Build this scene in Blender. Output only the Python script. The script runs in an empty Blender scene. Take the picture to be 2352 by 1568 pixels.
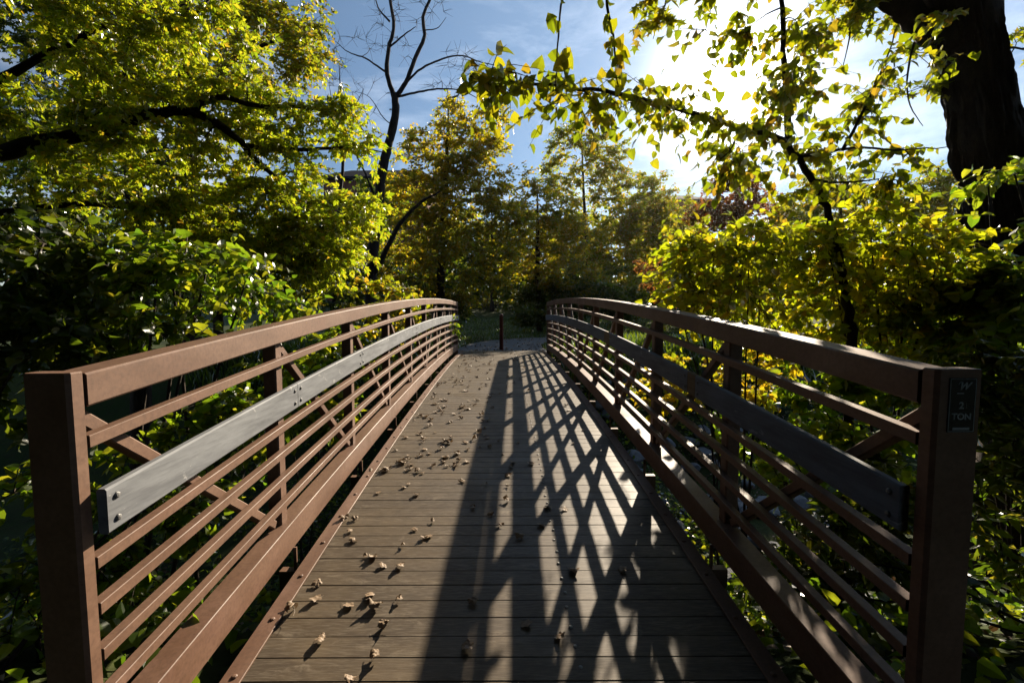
import bpy, bmesh, math, random
import numpy as np
from mathutils import Vector, Matrix, noise as mnoise

S = bpy.context.scene
C = S.collection
R = math.radians
random.seed(7)

# ------------------------------------------------------------------ camera
CAM = Vector((0.0, -1.27, 1.514))
PITCH, ROLL = R(-3.95), R(-0.25)
PX0 = 1154.0                                   # photo column of the optical axis (the picture is cropped off-centre)
FPX = 1045.0                                   # focal length for a 2352 px wide frame
cam_d = bpy.data.cameras.new('camera')
cam_d.lens, cam_d.sensor_width = 16.0, 36.0
cam_d.clip_start, cam_d.clip_end = 0.05, 3000
cam = bpy.data.objects.new('camera', cam_d)
C.objects.link(cam)
cam.location = CAM
cam.rotation_euler = (Matrix.Rotation(R(90) + PITCH, 3, 'X') @ Matrix.Rotation(ROLL, 3, 'Z')).to_euler()
cam_d.shift_x = (1176.0 - PX0) / 2352.0
S.camera = cam
_m = cam.rotation_euler.to_matrix()
RT, UP, FW = _m @ Vector((1, 0, 0)), _m @ Vector((0, 1, 0)), _m @ Vector((0, 0, -1))


def P(px, py, d):
    """world point seen at photo position px, py (2352 px wide) at distance d"""
    return CAM + d * (FW + RT * ((px - PX0) / FPX) + UP * ((784 - py) / FPX))


# ------------------------------------------------------------------ sky and sun
SUN = (P(1675, 190, 1) - CAM).normalized()
sun_el = math.asin(SUN.z)
sun_az = math.atan2(SUN.x, SUN.y)
W = bpy.data.worlds.new('World')
S.world = W
W.use_nodes = True
nt = W.node_tree
nt.nodes.clear()


def N(t, kind, **kw):
    n = t.nodes.new(kind)
    for k, v in kw.items():
        setattr(n, k, v)
    return n


def math_node(t, op, a, b=None, clamp=False):
    n = N(t, 'ShaderNodeMath', operation=op, use_clamp=clamp)
    for i, v in enumerate((a, b)):
        if v is None:
            continue
        if isinstance(v, (int, float)):
            n.inputs[i].default_value = v
        else:
            t.links.new(v, n.inputs[i])
    return n.outputs[0]


sky = N(nt, 'ShaderNodeTexSky', sky_type='NISHITA', sun_disc=False)
sky.sun_elevation, sky.sun_rotation = sun_el, sun_az
sky.altitude, sky.air_density, sky.dust_density, sky.ozone_density = 200, 1.0, 0.15, 3.5
bg = N(nt, 'ShaderNodeBackground')
bg.inputs['Strength'].default_value = 0.05
nt.links.new(sky.outputs[0], bg.inputs['Color'])
tc = N(nt, 'ShaderNodeTexCoord')
dot = N(nt, 'ShaderNodeVectorMath', operation='DOT_PRODUCT')
nt.links.new(tc.outputs['Generated'], dot.inputs[0])
dot.inputs[1].default_value = SUN
ang = math_node(nt, 'ARCCOSINE', math_node(nt, 'MINIMUM', dot.outputs['Value'], 0.99999))


def lobe(amp, sig, p=1.0):
    x = math_node(nt, 'POWER', math_node(nt, 'DIVIDE', ang, R(sig)), p)
    return math_node(nt, 'MULTIPLY', math_node(nt, 'POWER', 2.71828, math_node(nt, 'MULTIPLY', x, -1.0)), amp)


aur = math_node(nt, 'ADD', math_node(nt, 'ADD', lobe(9.0, 2.9, 1.3), lobe(0.22, 6.5, 1.4)), lobe(0.02, 14.0, 1.5))
# thin wisps of high cloud
mp = N(nt, 'ShaderNodeMapping')
mp.inputs['Scale'].default_value = (2.2, 2.2, 6.5)
mp.inputs['Rotation'].default_value = (0.25, 0.1, 0.3)
nt.links.new(tc.outputs['Generated'], mp.inputs['Vector'])
cn = N(nt, 'ShaderNodeTexNoise')
cn.inputs['Scale'].default_value = 1.7
cn.inputs['Detail'].default_value = 9
cn.inputs['Roughness'].default_value = 0.62
cn.inputs['Distortion'].default_value = 0.5
nt.links.new(mp.outputs[0], cn.inputs['Vector'])
cr = N(nt, 'ShaderNodeMapRange')
cr.inputs['From Min'].default_value, cr.inputs['From Max'].default_value = 0.46, 0.72
nt.links.new(cn.outputs['Fac'], cr.inputs['Value'])
sepw = N(nt, 'ShaderNodeSeparateXYZ')
nt.links.new(tc.outputs['Generated'], sepw.inputs[0])
low = N(nt, 'ShaderNodeMapRange')
low.inputs['From Min'].default_value, low.inputs['From Max'].default_value = 0.62, 0.15
low.inputs['To Min'].default_value, low.inputs['To Max'].default_value = 0.25, 1.0
nt.links.new(sepw.outputs['Z'], low.inputs['Value'])
cl = math_node(nt, 'MULTIPLY', math_node(nt, 'MULTIPLY', cr.outputs[0], low.outputs[0]),
               math_node(nt, 'ADD', lobe(0.22, 18.0), 0.36))
tot = math_node(nt, 'ADD', aur, cl)
bg2 = N(nt, 'ShaderNodeBackground')
bg2.inputs['Color'].default_value = (1.0, 0.97, 0.93, 1)
nt.links.new(tot, bg2.inputs['Strength'])
bg3 = N(nt, 'ShaderNodeBackground')                # added glow lobe that brightens the sunward half of the sky
bg3.inputs['Color'].default_value = (0.50, 0.74, 1.0, 1)
nt.links.new(lobe(0.26, 44.0, 2.0), bg3.inputs['Strength'])
add0 = N(nt, 'ShaderNodeAddShader')
nt.links.new(bg.outputs[0], add0.inputs[0])
nt.links.new(bg3.outputs[0], add0.inputs[1])
add = N(nt, 'ShaderNodeAddShader')
nt.links.new(add0.outputs[0], add.inputs[0])
nt.links.new(bg2.outputs[0], add.inputs[1])
wo = N(nt, 'ShaderNodeOutputWorld')
nt.links.new(add.outputs[0], wo.inputs['Surface'])

sl = bpy.data.lights.new('sun', 'SUN')
sl.energy, sl.angle, sl.color = 5.0, R(0.53), (1.0, 0.87, 0.68)
so = bpy.data.objects.new('sun', sl)
C.objects.link(so)
so.rotation_euler = SUN.to_track_quat('Z', 'Y').to_euler()
so.location = (8, 16, 12)

S.view_settings.view_transform = 'Standard'
S.view_settings.look = 'None'
S.view_settings.exposure = 0.6
S.view_settings.gamma = 1.0
S.render.engine = 'CYCLES'
cy = S.cycles
cy.max_bounces, cy.diffuse_bounces, cy.glossy_bounces, cy.transmission_bounces, cy.transparent_max_bounces = 4, 0, 1, 3, 4
cy.caustics_reflective = cy.caustics_refractive = False
cy.use_denoising = True

# ------------------------------------------------------------------ helpers: tagging


def tag(o, label=None, cat=None, group=None, kind=None):
    if label: o['label'] = label
    if cat: o['category'] = cat
    if group: o['group'] = group
    if kind: o['kind'] = kind
    return o


def thing(name, label, cat, loc=(0, 0, 0), group=None):
    o = bpy.data.objects.new(name, None)
    o.empty_display_size = 0.2
    C.objects.link(o)
    o.location = loc
    return tag(o, label, cat, group)


class MB:
    """collects polygons and builds ONE mesh object from them"""

    def __init__(self):
        self.v, self.sz, self.ix, self.n = [], [], [], 0
        self.marks = []                       # (material slot, first polygon)

    def add(self, verts, faces):
        verts = np.asarray(verts, float).reshape(-1, 3)
        self.v.append(verts)
        self.sz.append(np.array([len(f) for f in faces], np.int64))
        self.ix.append(np.concatenate([np.asarray(f, np.int64) for f in faces]) + self.n)
        self.n += len(verts)

    def add_many(self, tv, tf, pos, mat, scale):
        """template verts/faces at many frames: pos (N,3), mat (N,3,3) columns = axes, scale (N,)"""
        tv = np.asarray(tv, float)
        n, k = len(pos), len(tv)
        v = np.einsum('nij,kj->nki', mat, tv) * scale[:, None, None] + pos[:, None, :]
        sz = np.array([len(f) for f in tf], np.int64)
        ix = np.concatenate([np.asarray(f, np.int64) for f in tf])
        self.v.append(v.reshape(-1, 3))
        self.sz.append(np.tile(sz, n))
        self.ix.append((ix[None, :] + (np.arange(n) * k)[:, None]).ravel() + self.n)
        self.n += n * k

    def slot(self, k):
        self.marks.append((k, sum(len(a) for a in self.sz)))

    def box(self, x0, x1, y0, y1, z0, z1):
        v = [(x, y, z) for x in (x0, x1) for y in (y0, y1) for z in (z0, z1)]
        self.add(v, [(0, 1, 3, 2), (4, 6, 7, 5), (0, 4, 5, 1), (2, 3, 7, 6), (0, 2, 6, 4), (1, 5, 7, 3)])

    def tube(self, pts, radii, sides=6, cap=True, rough=0.0, rng=None):
        pts = np.asarray(pts, float)
        n = len(pts)
        if n < 2:
            return
        t = np.gradient(pts, axis=0)
        t /= np.linalg.norm(t, axis=1)[:, None] + 1e-9
        ref = np.array([0, 0, 1.0]) if abs(t[:, 2]).mean() < 0.8 else np.array([1.0, 0, 0])
        a = np.cross(t, ref)
        a /= np.linalg.norm(a, axis=1)[:, None] + 1e-9
        b = np.cross(t, a)
        th = np.arange(sides) * 2 * math.pi / sides
        rr = np.asarray(radii, float)[:, None] * np.ones((n, sides))
        if rough:
            rr = rr * (1 + rough * rng.standard_normal((n, sides)))
        v = pts[:, None, :] + rr[:, :, None] * (np.cos(th)[None, :, None] * a[:, None, :] + np.sin(th)[None, :, None] * b[:, None, :])
        f = []
        for i in range(n - 1):
            for j in range(sides):
                k = (j + 1) % sides
                f.append((i * sides + j, i * sides + k, (i + 1) * sides + k, (i + 1) * sides + j))
        if cap:
            f.append(tuple(range(sides))[::-1])
            f.append(tuple((n - 1) * sides + j for j in range(sides)))
        self.add(v.reshape(-1, 3), f)

    def build(self, name, mat, parent=None, smooth=False):
        me = bpy.data.meshes.new(name)
        v = np.concatenate(self.v).astype(np.float32)
        if parent is not None:
            v = v - np.array(world_loc(parent), np.float32)
        sz, ix = np.concatenate(self.sz), np.concatenate(self.ix)
        me.vertices.add(len(v))
        me.vertices.foreach_set('co', v.ravel())
        me.loops.add(len(ix))
        me.loops.foreach_set('vertex_index', ix.astype(np.int32))
        me.polygons.add(len(sz))
        me.polygons.foreach_set('loop_start', np.concatenate([[0], np.cumsum(sz)[:-1]]).astype(np.int32))
        me.polygons.foreach_set('use_smooth', np.full(len(sz), bool(smooth)))
        me.update(calc_edges=True)
        me.validate()
        for mm in (mat if isinstance(mat, (list, tuple)) else [mat]):
            me.materials.append(mm)
        if self.marks:
            mi = np.zeros(len(sz), np.int32)
            for k, first in self.marks:
                mi[first:] = k
            me.polygons.foreach_set('material_index', mi)
        o = bpy.data.objects.new(name, me)
        C.objects.link(o)
        if parent is not None:
            o.parent = parent
        return o


def world_loc(o):
    l = Vector(o.location)
    while o.parent is not None:
        o = o.parent
        l = l + o.location
    return l


# ------------------------------------------------------------------ helpers: materials
def material(name):
    m = bpy.data.materials.new(name)
    m.use_nodes = True
    t = m.node_tree
    t.nodes.clear()
    out = N(t, 'ShaderNodeOutputMaterial')
    return m, t, out


def mixc(t, fac, a, b, mode='MIX'):
    n = N(t, 'ShaderNodeMix', data_type='RGBA', blend_type=mode)
    for sock, v in ((n.inputs[0], fac), (n.inputs[6], a), (n.inputs[7], b)):
        if isinstance(v, (int, float)):
            sock.default_value = v
        elif isinstance(v, (tuple, list)):
            sock.default_value = (*v, 1) if len(v) == 3 else v
        else:
            t.links.new(v, sock)
    return n.outputs[2]


def noise(t, scale, detail=5, rough=0.6, stretch=(1, 1, 1), coord='Object', dist=0.0):
    c = N(t, 'ShaderNodeTexCoord')
    m = N(t, 'ShaderNodeMapping')
    m.inputs['Scale'].default_value = stretch
    n = N(t, 'ShaderNodeTexNoise')
    n.inputs['Scale'].default_value, n.inputs['Detail'].default_value = scale, detail
    n.inputs['Roughness'].default_value, n.inputs['Distortion'].default_value = rough, dist
    t.links.new(c.outputs[coord], m.inputs[0])
    t.links.new(m.outputs[0], n.inputs['Vector'])
    return n.outputs['Fac']


def ramp(t, v, lo, hi, a=0.0, b=1.0):
    n = N(t, 'ShaderNodeMapRange')
    n.inputs['From Min'].default_value, n.inputs['From Max'].default_value = lo, hi
    n.inputs['To Min'].default_value, n.inputs['To Max'].default_value = a, b
    t.links.new(v, n.inputs['Value'])
    return n.outputs[0]


def bump(t, h, strength=0.3, dist=0.01):
    b = N(t, 'ShaderNodeBump')
    b.inputs['Strength'].default_value, b.inputs['Distance'].default_value = strength, dist
    t.links.new(h, b.inputs['Height'])
    return b.outputs[0]


def principled(t, out, col, rough=0.6, normal=None, metallic=0.0, spec=0.5):
    p = N(t, 'ShaderNodeBsdfPrincipled')
    for nm, v in (('Base Color', col), ('Roughness', rough), ('Metallic', metallic), ('Specular IOR Level', spec)):
        if isinstance(v, (int, float)):
            p.inputs[nm].default_value = v
        elif isinstance(v, (tuple, list)):
            p.inputs[nm].default_value = (*v, 1)
        else:
            t.links.new(v, p.inputs[nm])
    if normal is not None:
        t.links.new(normal, p.inputs['Normal'])
    t.links.new(p.outputs[0], out.inputs['Surface'])
    return p


def plain(name, c1, c2, scale=8, rough=0.6, stretch=(1, 1, 1), bs=0.25, bd=0.01, spec=0.4, lo=0.35, hi=0.68):
    m, t, out = material(name)
    f = noise(t, scale, 6, 0.62, stretch)
    f2 = noise(t, scale * 7, 4, 0.6, stretch)
    col = mixc(t, ramp(t, f, lo, hi), c1, c2)
    col = mixc(t, ramp(t, f2, 0.3, 0.7, 0.0, 0.5), col, tuple(x * 0.55 for x in c1))
    principled(t, out, col, rough, bump(t, f2, bs, bd), 0.0, spec)
    return m


def leaf_mat(name, cols, tcols, trans=0.66, gloss=0.07, rough=0.38):
    """cols / tcols: (weight stop, colour) lists chosen per leaf"""
    m, t, out = material(name)
    g = N(t, 'ShaderNodeNewGeometry')

    def rmp(stops):
        r = N(t, 'ShaderNodeValToRGB')
        r.color_ramp.interpolation = 'LINEAR'
        while len(r.color_ramp.elements) < len(stops):
            r.color_ramp.elements.new(0.5)
        for e, (p, c) in zip(r.color_ramp.elements, stops):
            e.position, e.color = p, (*c, 1)
        t.links.new(g.outputs['Random Per Island'], r.inputs[0])
        return r.outputs[0]
    d = N(t, 'ShaderNodeBsdfDiffuse')
    tr = N(t, 'ShaderNodeBsdfTranslucent')
    gl = N(t, 'ShaderNodeBsdfGlossy')
    gl.inputs['Roughness'].default_value = rough
    gl.inputs['Color'].default_value = (1, 1, 1, 1)
    t.links.new(rmp(cols), d.inputs['Color'])
    t.links.new(rmp(tcols), tr.inputs['Color'])
    mx = N(t, 'ShaderNodeMixShader')
    mx.inputs[0].default_value = trans
    t.links.new(d.outputs[0], mx.inputs[1])
    t.links.new(tr.outputs[0], mx.inputs[2])
    lw = N(t, 'ShaderNodeLayerWeight')
    lw.inputs['Blend'].default_value = 0.25
    fr = math_node(t, 'ADD', math_node(t, 'MULTIPLY', lw.outputs['Fresnel'], 0.25), gloss * 0.4)
    mx2 = N(t, 'ShaderNodeMixShader')
    t.links.new(fr, mx2.inputs[0])
    t.links.new(mx.outputs[0], mx2.inputs[1])
    t.links.new(gl.outputs[0], mx2.inputs[2])
    t.links.new(mx2.outputs[0], out.inputs['Surface'])
    return m


# painted / weathering steel of the bridge
def steel_material():
    m, t, out = material('brown_steel')
    f = noise(t, 5, 7, 0.65, (1, 0.35, 1))
    f2 = noise(t, 60, 4, 0.6)
    f3 = noise(t, 1.6, 5, 0.7)
    col = mixc(t, ramp(t, f, 0.36, 0.66), (0.225, 0.110, 0.060), (0.36, 0.20, 0.125))
    col = mixc(t, ramp(t, f3, 0.5, 0.72, 0, 0.55), col, (0.45, 0.255, 0.19))
    col = mixc(t, ramp(t, f2, 0.42, 0.7, 0.0, 0.35), col, (0.08, 0.038, 0.022))
    f4 = noise(t, 26, 6, 0.75, (1, 0.25, 1.6), dist=1.5)
    col = mixc(t, ramp(t, f4, 0.64, 0.70, 0, 0.6), col, (0.07, 0.034, 0.020))
    f5 = noise(t, 90, 3, 0.7, (1, 0.5, 1))
    col = mixc(t, ramp(t, f5, 0.72, 0.76, 0, 0.7), col, (0.42, 0.29, 0.21))
    rg = ramp(t, f3, 0.35, 0.65, 0.66, 0.50)
    principled(t, out, col, rg, bump(t, f2, 0.12, 0.004), 0.0, 0.75)
    return m


def rub_material(name, a, b, c):
    m, t, out = material(name)
    f = noise(t, 3, 7, 0.65, (1, 1.0, 4))
    f2 = noise(t, 40, 5, 0.65, (1, 0.08, 1))
    f3 = noise(t, 14, 6, 0.7, (1, 0.6, 1.2), dist=0.6)
    col = mixc(t, ramp(t, f, 0.35, 0.65), a, b)
    col = mixc(t, ramp(t, f2, 0.45, 0.72, 0, 0.6), col, tuple(x * 0.5 for x in a))
    col = mixc(t, ramp(t, f3, 0.62, 0.66, 0, 0.8), col, c)
    principled(t, out, col, 0.62, bump(t, f2, 0.35, 0.004), 0.0, 0.35)
    return m


def deck_material():
    m, t, out = material('deck_boards')
    g = N(t, 'ShaderNodeNewGeometry')
    grain = noise(t, 30, 6, 0.7, (0.06, 1.0, 1.0))
    fine = noise(t, 150, 3, 0.6, (0.10, 1, 1))
    blot = noise(t, 2.2, 7, 0.68, (1, 1.5, 1))
    scuff = noise(t, 9, 8, 0.75, (0.5, 2.0, 1), dist=1.2)
    col = mixc(t, g.outputs['Random Per Island'], (0.155, 0.107, 0.060), (0.240, 0.174, 0.105))
    col = mixc(t, ramp(t, blot, 0.36, 0.62, 0.0, 0.75), col, (0.085, 0.058, 0.036))
    col = mixc(t, ramp(t, grain, 0.40, 0.70, 0, 0.45), col, (0.09, 0.066, 0.046))
    col = mixc(t, ramp(t, fine, 0.45, 0.72, 0, 0.5), col, (0.36, 0.29, 0.205))
    col = mixc(t, ramp(t, scuff, 0.54, 0.70, 0, 0.6), col, (0.42, 0.34, 0.245))
    rg = ramp(t, blot, 0.35, 0.7, 0.46, 0.62)
    principled(t, out, col, rg, bump(t, grain, 0.35, 0.004), 0.0, 0.5)
    return m


M_STEEL = steel_material()
M_RUB = rub_material('grey_board', (0.28, 0.285, 0.30), (0.42, 0.43, 0.445), (0.68, 0.67, 0.65))
M_PATCH = rub_material('tan_board', (0.23, 0.15, 0.07), (0.33, 0.23, 0.11), (0.40, 0.30, 0.18))
M_DECK = deck_material()
M_BOLT = plain('zinc_bolt', (0.30, 0.29, 0.28), (0.45, 0.44, 0.42), 30, 0.35, spec=0.6)
M_SCREW = plain('pale_screw', (0.55, 0.53, 0.50), (0.7, 0.68, 0.64), 30, 0.4)
M_CONC = plain('concrete', (0.28, 0.27, 0.25), (0.38, 0.37, 0.34), 6, 0.85)
M_BARK = plain('bark', (0.040, 0.026, 0.017), (0.105, 0.074, 0.050), 9, 0.9, (1, 1, 0.25), 0.7, 0.03)
M_BARKL = plain('young_bark', (0.075, 0.055, 0.038), (0.15, 0.115, 0.085), 14, 0.85, (1, 1, 0.4), 0.4, 0.01)
M_DEAD = plain('dead_wood', (0.035, 0.028, 0.023), (0.085, 0.07, 0.06), 12, 0.85, (1, 1, 0.3), 0.5, 0.02)
M_ROCK = plain('limestone', (0.30, 0.30, 0.31), (0.48, 0.48, 0.48), 3, 0.85, bs=0.6, bd=0.03)
M_BOLLARD = plain('red_brown_paint', (0.16, 0.028, 0.018), (0.22, 0.045, 0.028), 5, 0.45)
M_ROOF = plain('dark_shingle', (0.030, 0.030, 0.036), (0.055, 0.053, 0.060), 1.5, 0.95, spec=0.05)
M_BRICK = plain('red_brick', (0.20, 0.085, 0.060), (0.28, 0.125, 0.09), 2.5, 0.9)
M_PATH = plain('path_gravel', (0.24, 0.225, 0.205), (0.36, 0.345, 0.32), 3, 0.9, bs=0.5, bd=0.01)
M_APPR = plain('dark_approach', (0.035, 0.034, 0.033), (0.055, 0.053, 0.05), 8, 0.9, bs=0.5)  # for the unseen approach path, kept dark so little light bounces onto the posts
M_GLASS = plain('window_glass', (0.02, 0.025, 0.03), (0.03, 0.035, 0.045), 2, 0.1, spec=0.6)
M_FRAME = plain('window_frame', (0.5, 0.48, 0.44), (0.6, 0.58, 0.54), 4, 0.5)

YG = [(0.0, (0.05, 0.085, 0.012)), (0.55, (0.085, 0.115, 0.015)), (0.85, (0.14, 0.14, 0.018)), (1.0, (0.20, 0.12, 0.02))]
YGT = [(0.0, (0.40, 0.54, 0.012)), (0.5, (0.68, 0.74, 0.014)), (0.85, (0.88, 0.80, 0.018)), (1.0, (0.84, 0.56, 0.03))]
L_MAPLE = leaf_mat('maple_leaves', [(0, (0.05, 0.08, 0.012)), (0.6, (0.085, 0.11, 0.015)), (1, (0.15, 0.12, 0.02))],
                   [(0.0, (0.34, 0.52, 0.014)), (0.5, (0.62, 0.72, 0.02)), (0.9, (0.86, 0.80, 0.03)), (1.0, (0.74, 0.46, 0.03))])
L_MULB = leaf_mat('heart_leaves', YG, YGT)
L_MULBT = leaf_mat('mulberry_leaves', YG, [(0.0, (0.30, 0.40, 0.010)), (0.5, (0.50, 0.56, 0.012)), (0.85, (0.68, 0.60, 0.015)), (1.0, (0.62, 0.38, 0.03))], 0.6)
L_GREEN = leaf_mat('green_leaves', [(0, (0.035, 0.075, 0.014)), (1, (0.07, 0.11, 0.018))],
                   [(0.0, (0.20, 0.40, 0.015)), (0.6, (0.42, 0.58, 0.02)), (1.0, (0.74, 0.70, 0.03))], 0.6, 0.07, 0.34)
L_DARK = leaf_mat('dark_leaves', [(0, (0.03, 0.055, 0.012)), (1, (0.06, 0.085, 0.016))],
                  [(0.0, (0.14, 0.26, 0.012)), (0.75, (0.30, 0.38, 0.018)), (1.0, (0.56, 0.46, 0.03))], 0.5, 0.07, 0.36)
L_GOLD = leaf_mat('golden_leaves', [(0, (0.06, 0.075, 0.012)), (0.6, (0.11, 0.09, 0.015)), (1, (0.18, 0.09, 0.015))],
                  [(0.0, (0.42, 0.54, 0.015)), (0.5, (0.82, 0.70, 0.018)), (1.0, (0.92, 0.56, 0.02))])
L_OLIVE = leaf_mat('olive_leaves', [(0, (0.045, 0.065, 0.014)), (0.7, (0.075, 0.085, 0.017)), (1, (0.13, 0.07, 0.02))],
                   [(0.0, (0.36, 0.50, 0.015)), (0.6, (0.66, 0.66, 0.018)), (1.0, (0.80, 0.46, 0.03))])
L_RUST = leaf_mat('rusty_leaves', [(0, (0.09, 0.05, 0.018)), (0.6, (0.11, 0.045, 0.02)), (1, (0.14, 0.03, 0.015))],
                  [(0.0, (0.30, 0.20, 0.03)), (0.5, (0.38, 0.17, 0.03)), (1.0, (0.46, 0.08, 0.02))])
L_BLOCK = leaf_mat('sky_block_leaves', [(0, (0.012, 0.020, 0.008)), (1, (0.022, 0.034, 0.012))],
                 [(0.0, (0.02, 0.035, 0.01)), (1.0, (0.04, 0.06, 0.012))], 0.3, 0.02, 0.6)  # very dark leaves of the added trees, so they reflect little light
L_GRASS = leaf_mat('grass_blades', [(0, (0.04, 0.075, 0.012)), (1, (0.07, 0.10, 0.018))],
                   [(0.0, (0.16, 0.32, 0.012)), (1.0, (0.34, 0.42, 0.02))], 0.5, 0.08)
L_DRY = leaf_mat('dry_leaves', [(0, (0.38, 0.26, 0.17)), (0.5, (0.52, 0.40, 0.30)), (0.62, (0.42, 0.28, 0.16)), (0.72, (0.16, 0.085, 0.04)), (1, (0.10, 0.05, 0.025))],
                 [(0.0, (0.30, 0.16, 0.06)), (0.6, (0.38, 0.22, 0.09)), (1.0, (0.45, 0.26, 0.05))], 0.14, 0.06, 0.5)


# ------------------------------------------------------------------ terrain
def sstep(a, b, x):
    t = np.clip((x - a) / (b - a), 0, 1)
    return t * t * (3 - 2 * t)


def terrain(x, y):
    x, y = np.asarray(x, float), np.asarray(y, float)
    z = -0.06 - 1.95 * sstep(0.2, 4.2, y) + 2.34 * sstep(7.6, 11.6, y)
    z = z + 0.10 * np.clip(y - 24, 0, 40) * (1 + 0.0 * x)
    away = np.clip((np.abs(x) - 1.4) / 2.0, 0, 1)
    bumps = (np.sin(x * 1.7 + y * 0.6) * np.sin(y * 1.3 - x * 0.5) * 0.10 + np.sin(x * 4.1 + 1) * np.sin(y * 3.7) * 0.035)
    return z + bumps * away * np.clip(1 - np.abs(y) / 120, 0.1, 1)


def ground():
    xs = np.unique(np.concatenate([np.linspace(-14, 14, 113), np.linspace(-60, 60, 61), np.array([-900, -500, -250, -120, 120, 250, 500, 900])]))
    ys = np.unique(np.concatenate([np.linspace(-6, 26, 129), np.linspace(-30, 90, 61), np.array([-900, -400, -150, -70, 150, 300, 600, 1200])]))
    X, Y = np.meshgrid(xs, ys)
    Z = terrain(X, Y)
    nx, ny = len(xs), len(ys)
    i = np.arange(nx - 1)[None, :] + (np.arange(ny - 1) * nx)[:, None]
    f = np.stack([i, i + 1, i + nx + 1, i + nx], -1).reshape(-1, 4)
    mb = MB()
    mb.v.append(np.stack([X, Y, Z], -1).reshape(-1, 3))
    mb.sz.append(np.full(len(f), 4, np.int64))
    mb.ix.append(f.ravel())
    m, t, out = material('earth_and_grass')
    a = noise(t, 0.35, 6, 0.6)
    b = noise(t, 6, 6, 0.7)
    col = mixc(t, ramp(t, a, 0.4, 0.62), (0.040, 0.065, 0.016), (0.075, 0.095, 0.024))
    col = mixc(t, ramp(t, b, 0.45, 0.7, 0, 0.6), col, (0.055, 0.042, 0.028))
    principled(t, out, col, 0.95, bump(t, b, 0.6, 0.06), 0, 0.2)
    tag(mb.build('ground', m, smooth=True), kind='structure')


ground()


def path_sheet(name, pts, width, mat=None):
    pts = [Vector((*p, 0)) for p in pts]
    L, Rr = [], []
    for i, p in enumerate(pts):
        d = (pts[min(i + 1, len(pts) - 1)] - pts[max(i - 1, 0)]).normalized()
        nrm = Vector((-d.y, d.x, 0))
        w = width[i] / 2
        L.append(p + nrm * w)
        Rr.append(p - nrm * w)
    mb = MB()
    v, f, K = [], [], 7
    for a, b in zip(L, Rr):
        for k in range(K):
            q = a.lerp(b, k / (K - 1))
            v.append((q.x, q.y, float(terrain(q.x, q.y)) + 0.012))
    for i in range(len(pts) - 1):
        for k in range(K - 1):
            f.append((i * K + k, i * K + k + 1, (i + 1) * K + k + 1, (i + 1) * K + k))
    mb.add(v, f)
    return tag(mb.build(name, mat or M_PATH, smooth=True), kind='structure')


def bez(pts, n):
    """smooth resample of a polyline (Catmull-Rom)"""
    p = np.array([tuple(q) for q in pts], float)
    if len(p) == 2:
        return p[0] + (p[1] - p[0]) * np.linspace(0, 1, n)[:, None]
    q = np.vstack([2 * p[0] - p[1], p, 2 * p[-1] - p[-2]])
    u = np.linspace(0, len(p) - 1 - 1e-6, n)
    i = u.astype(int)
    t = (u - i)[:, None]
    a, b, c, d = q[i], q[i + 1], q[i + 2], q[i + 3]
    return 0.5 * (2 * b + (c - a) * t + (2 * a - 5 * b + 4 * c - d) * t ** 2 + (3 * b - a - 3 * c + d) * t ** 3)


cp = bez([(0, 11.25, 0), (0, 13.5, 0), (0.5, 15.6, 0), (2.2, 17.2, 0), (5, 18.0, 0), (9, 18.6, 0), (14, 19.5, 0), (22, 22, 0)], 50)
path_sheet('path', [(p[0], p[1]) for p in cp], [2.7 - 0.5 * min(1, i / 20) for i in range(50)])
path_sheet('approach_path', [(0, -30), (0, -10), (0, -4), (0, -0.02)], [2.8, 2.8, 2.8, 2.8], M_APPR)

# ------------------------------------------------------------------ the footbridge
LEN, BAYS, HW, TOP = 11.30, 9, 1.22, 1.33
BAY = (LEN - 0.055) / BAYS


def rise(y):
    return 0.0925 * y - 0.0051 * y * y


def section(x0, x1, z0, z1, b=0.008):
    return [(x0 + b, z0), (x1 - b, z0), (x1, z0 + b), (x1, z1 - b), (x1 - b, z1), (x0 + b, z1), (x0, z1 - b), (x0, z0 + b)]


def sweep(mb, sec, y0, y1, n=26):
    ys = np.linspace(y0, y1, n)
    k = len(sec)
    v = [(x, y, z + rise(y)) for y in ys for x, z in sec]
    f = [(i * k + j, i * k + (j + 1) % k, (i + 1) * k + (j + 1) % k, (i + 1) * k + j) for i in range(n - 1) for j in range(k)]
    f += [tuple(range(k))[::-1], tuple((n - 1) * k + j for j in range(k))]
    mb.add(v, f)


def prism(mb, sec, z0, z1, b=0.004):
    """upright post from a bevelled (x, y) outline with chamfered top"""
    k = len(sec)
    cx, cyy = sum(p[0] for p in sec) / k, sum(p[1] for p in sec) / k
    v = [(x, y, z0) for x, y in sec] + [(x, y, z1 - b) for x, y in sec]
    v += [(cx + (x - cx) * (1 - b * 14), cyy + (y - cyy) * (1 - b * 14), z1) for x, y in sec]
    f = []
    for r in range(2):
        f += [(r * k + j, r * k + (j + 1) % k, (r + 1) * k + (j + 1) % k, (r + 1) * k + j) for j in range(k)]
    f += [tuple(range(k))[::-1], tuple(2 * k + j for j in range(k))]
    mb.add(v, f)


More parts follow.
